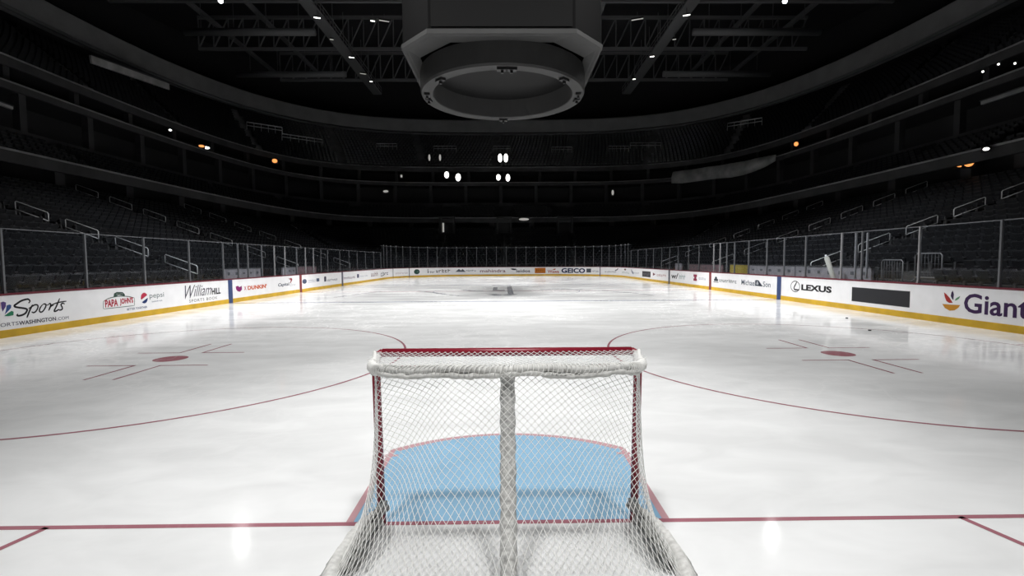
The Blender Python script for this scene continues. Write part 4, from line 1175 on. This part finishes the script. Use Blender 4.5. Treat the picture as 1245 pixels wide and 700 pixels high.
for px, py, w, h, mat, lab in [(543,212.5,.75,1.1,'lamp_w','bright lamp of the far upper suites, leftmost of the four in a row'),(557,215.5,.85,1.25,'lamp_w','bright lamp of the far upper suites, second from the left in a row of four'),
        (606,215.5,.7,1.0,'lamp_w','bright lamp of the far upper suites, third from the left in a row of four'),(617.5,216,.7,1.2,'lamp_w','bright lamp of the far upper suites, rightmost of the four in a row'),
        (608,192,.7,1.4,'lamp_w','bright lamp of the far upper stand below the scoreboard, left of a pair'),(615,192,.7,1.4,'lamp_w','bright lamp of the far upper stand below the scoreboard, right of a pair'),
        (522,191.5,.35,1.1,'lamp_dim','slim lamp of the far upper stand, left of two'),(535,191.5,.35,1.1,'lamp_dim','slim lamp of the far upper stand, right of two'),(488,214,.35,.5,'lamp_dim','small dim lamp in the far left suites'),
        (469,232.5,.9,.4,'lamp_dim','dim flat light in the lower far suites, left'),(745,234,.4,.9,'lamp_dim','dim upright light in the lower far suites, right'),(637,266.5,1.6,.4,'lamp_dim','dim flat light beside the middle far portal')]:
    wall_light(ray_pt(px, py, Y=FAR if py < 230 else (78.6 if py < 250 else 72.9)), w, h, mat, lab)
UP, LOW, PAR = (38.4, 53.7, 4.2), (29.2, 45.9, 4.4), (31.2, 47.8, 4.5)
for px, py, ring, w, h, mat, lab in [(1168,198.5,PAR,.62,.5,'lamp_o','orange light in the right concourse, left of a pair'),(1178,197,PAR,.55,.6,'lamp_o','orange light in the right concourse, right of a pair'),(1186,191.5,PAR,.14,.14,'lamp_w','tiny white light beside the orange pair on the right'),
        (1199,181,LOW,.30,.18,'lamp_w','small white light on the right stand above the orange pair'),(968,175,UP,.5,.55,'lamp_o','orange light high in the right upper suites'),(251,179.5,UP,.7,.3,'lamp_w','pale light in the left upper suites'),(245,177.5,UP,.6,.3,'lamp_o','dull orange light in the left upper suites'),(334,195.5,UP,.7,.6,'lamp_o','orange light in the far left suites'),
        (1195,87,UP,.15,.15,'lamp_w','tiny white light on the right upper stand, left of three'),(1214,78,UP,.14,.14,'lamp_w','tiny white light on the right upper stand, middle of three'),(1234,77,UP,.14,.14,'lamp_w','tiny white light on the right upper stand, right of three'),(207,158,UP,.3,.2,'lamp_w','tiny white light in the left upper suites'),
        (937,246,PAR,.4,.3,'lamp_dim','dim light by the right concourse parapet')]:
    p_ = ray_ring(px, py, *ring)
    wall_light(p_, w, h, mat, lab, (CAM.x-p_.x, CAM.y-p_.y))
wall_light(ray_pt(811,261,Y=73), .5, .9, 'lamp_o', 'orange light in the far right concourse', (0,-1))

# unlit ribbon displays
def display(p0, p1, h, lab, mat='sheet', depth=.25, name='ribbon_display', cat='display'):
    p0, p1 = Vector(p0), Vector(p1); d = p1-p0; L_ = d.length
    root = empty(name, p0, lab, cat); root.rotation_euler = (0, -math.asin(d.z/L_), math.atan2(d.y, d.x))
    mb = MB(); mb.box((0,-depth/2,-h/2),(L_,depth/2,h/2)); bevel(mb.build('panel', M[mat], root), .03)
    mb = MB(); mb.box((-.05,-depth/2-.05,h/2),(L_+.05,depth/2+.05,h/2+.07)); mb.build('frame', M['concrete_l'], root)
display(ray_pt(110,72,X=-40.5), ray_pt(205,105.5,X=-40.5), .75, 'pale unlit ribbon display on the left upper stand')
display(ray_pt(-12,122,X=-37.2), ray_pt(27,136,X=-37.2), .22, 'thin pale strip at the left edge of the stands', name='fascia_strip', cat='strip')
display(ray_pt(1194,125.5,X=37.2), ray_pt(1258,104,X=37.2), .28, 'thin bright strip at the right edge of the stands', 'ledge', name='fascia_strip', cat='strip')
# pale sheet draped along the right far suites
mb = MB(); cols = []
samples = [(818,209,223),(830,207.5,223),(845,205.5,221),(860,203,219),(875,201,217),(890,198.5,216),(905,196,213),(920,192.5,208),(932,190,203),(944,188,196)]
ringc = sup(36.0, 52.5, 4.3, 0, 400, 0, PI/2)
def ring_at(px):
    best = min(ringc, key=lambda p: abs(project((p.x, p.y, 16))[0]-px)); return best
for px, a, b_ in samples:
    p = ring_at(px); q0 = ray_pt(px, a, Y=p.y); q1 = ray_pt(px, b_, Y=p.y)
    w = .12*math.sin(px*.21)
    cols.append([Vector((p.x-.1+w, p.y-.1, q0.z)), Vector((p.x-.35+w, p.y-.2, (q0.z+q1.z)/2)), Vector((p.x-.25, p.y-.2, q1.z)), Vector((p.x-.12, p.y-.08, q1.z)), Vector((p.x+.05, p.y+.05, q0.z))])
vs = [v for c in cols for v in c]; fs = []
for i in range(len(cols)-1):
    for k in range(5): fs.append((5*i+k, 5*i+(k+1)%5, 5*i+5+(k+1)%5, 5*i+5+k))
fs += [(0,1,2,3,4), tuple(5*(len(cols)-1)+k for k in (4,3,2,1,0))]
mb.add(vs, fs); o = fix_normals(mb.build('draped_sheet', M['sheet'], None, True)); tag(o, 'long pale sheet draped along the right suites', 'sheet')
# guard rails in front of the upper vomitories
for k, (px, py, w) in enumerate([(322,156,4.5),(368,170,6),(470,178,3.6),(541,181,4),(610,181,3),(683,182,3.6),(752,181,3.6),(785,177,5.5),(905,151,4.5)]):
    Y = 83.5 if 400 < px < 830 else (74 if px in (368,) else 66 if px < 400 or px > 830 else 80)
    p = ray_pt(px, py, Y=Y)
    root = empty('guard_rail', p, 'pale rail round an upper stair opening, %s from the left' % ORD[k], 'guard rail', 'rails round the upper stair openings')
    root.rotation_euler = (0, 0, 0 if 400 < px < 830 else (.65 if px < 400 else -.65))
    mb = MB(); mb.tube([(-w/2,0,-.5),(-w/2,0,.5),(w/2,0,.5),(w/2,0,-.5)], .065, 6); mb.build('top_rail', M['rail'], root)
    mb = MB(); mb.tube([(-w/2,0,.05),(w/2,0,.05)], .05, 6); mb.build('middle_rail', M['rail'], root)
    mb = MB(); n = 5
    for i in range(1, n): mb.tube([(-w/2+w*i/n,0,-.5),(-w/2+w*i/n,0,.5)], .025, 5)
    mb.build('baluster', M['rail'], root)

# ------------------------------------------------------------------ light
w = bpy.data.worlds.new('world'); scene.world = w; w.use_nodes = True
w.node_tree.nodes['Background'].inputs[0].default_value = (0,0,0,1)
w.node_tree.nodes['Background'].inputs[1].default_value = 0
POWER = 9000
def spot(x, y, z, tx, ty, power, size=62, blend=.9, rad=.5, col=(1,.99,.975)):
    l = bpy.data.lights.new('arena_light', 'SPOT'); l.energy = power; l.spot_size = math.radians(size); l.spot_blend = blend; l.shadow_soft_size = rad; l.color = col
    o = bpy.data.objects.new('arena_light', l); C.objects.link(o); o.location = (x, y, z)
    o.rotation_euler = (Vector((tx, ty, 0))-Vector((x, y, z))).to_track_quat('-Z', 'Y').to_euler()
for y, k in ((2, .22), (12, 2.5), (22, 2.5), (33, 2.1), (43, 2.0), (53, 1.8)):       # lamps straight over the ice
    for sx in (-1, 1): spot(sx*9.5, y, 29, sx*(3.0 if y < 5 else 6.0), y, POWER*k, 52, rad=1.6)
for sx in (-1, 1): spot(sx*5, -9, 27, sx*.5, .5, POWER*1.75, 25, rad=1.6)          # from over the near stand on to the goal
for y, ty, k in ((7, 19, 2.4), (11, 25, 3.5), (43, 33, 3.1), (52, 50, 2.8)):            # lamps crossing to the opposite boards
    for sx in (-1, 1): spot(sx*19, y, 29, -sx*12, ty, POWER*k, 38, rad=1.0)
for sx in (-1, 1): spot(sx*19, 27.1, 29, sx*2.0, 27.1, POWER*1.5, 21, rad=1.0)    # added pair, softening the scoreboard's shadow on the ice
for sx in (-1, 1):
    spot(sx*31, 51.5, 30.2, sx*2, 22, POWER*.2, 40, .8, .3)

scene.view_settings.view_transform = 'Standard'
scene.view_settings.look = 'None'
scene.view_settings.gamma = 1
scene.view_settings.use_curve_mapping = False
scene.view_settings.exposure = 0
scene.cycles.use_denoising = True
scene.cycles.max_bounces = 8
scene.cycles.transparent_max_bounces = 24
scene.cycles.sample_clamp_indirect = 4
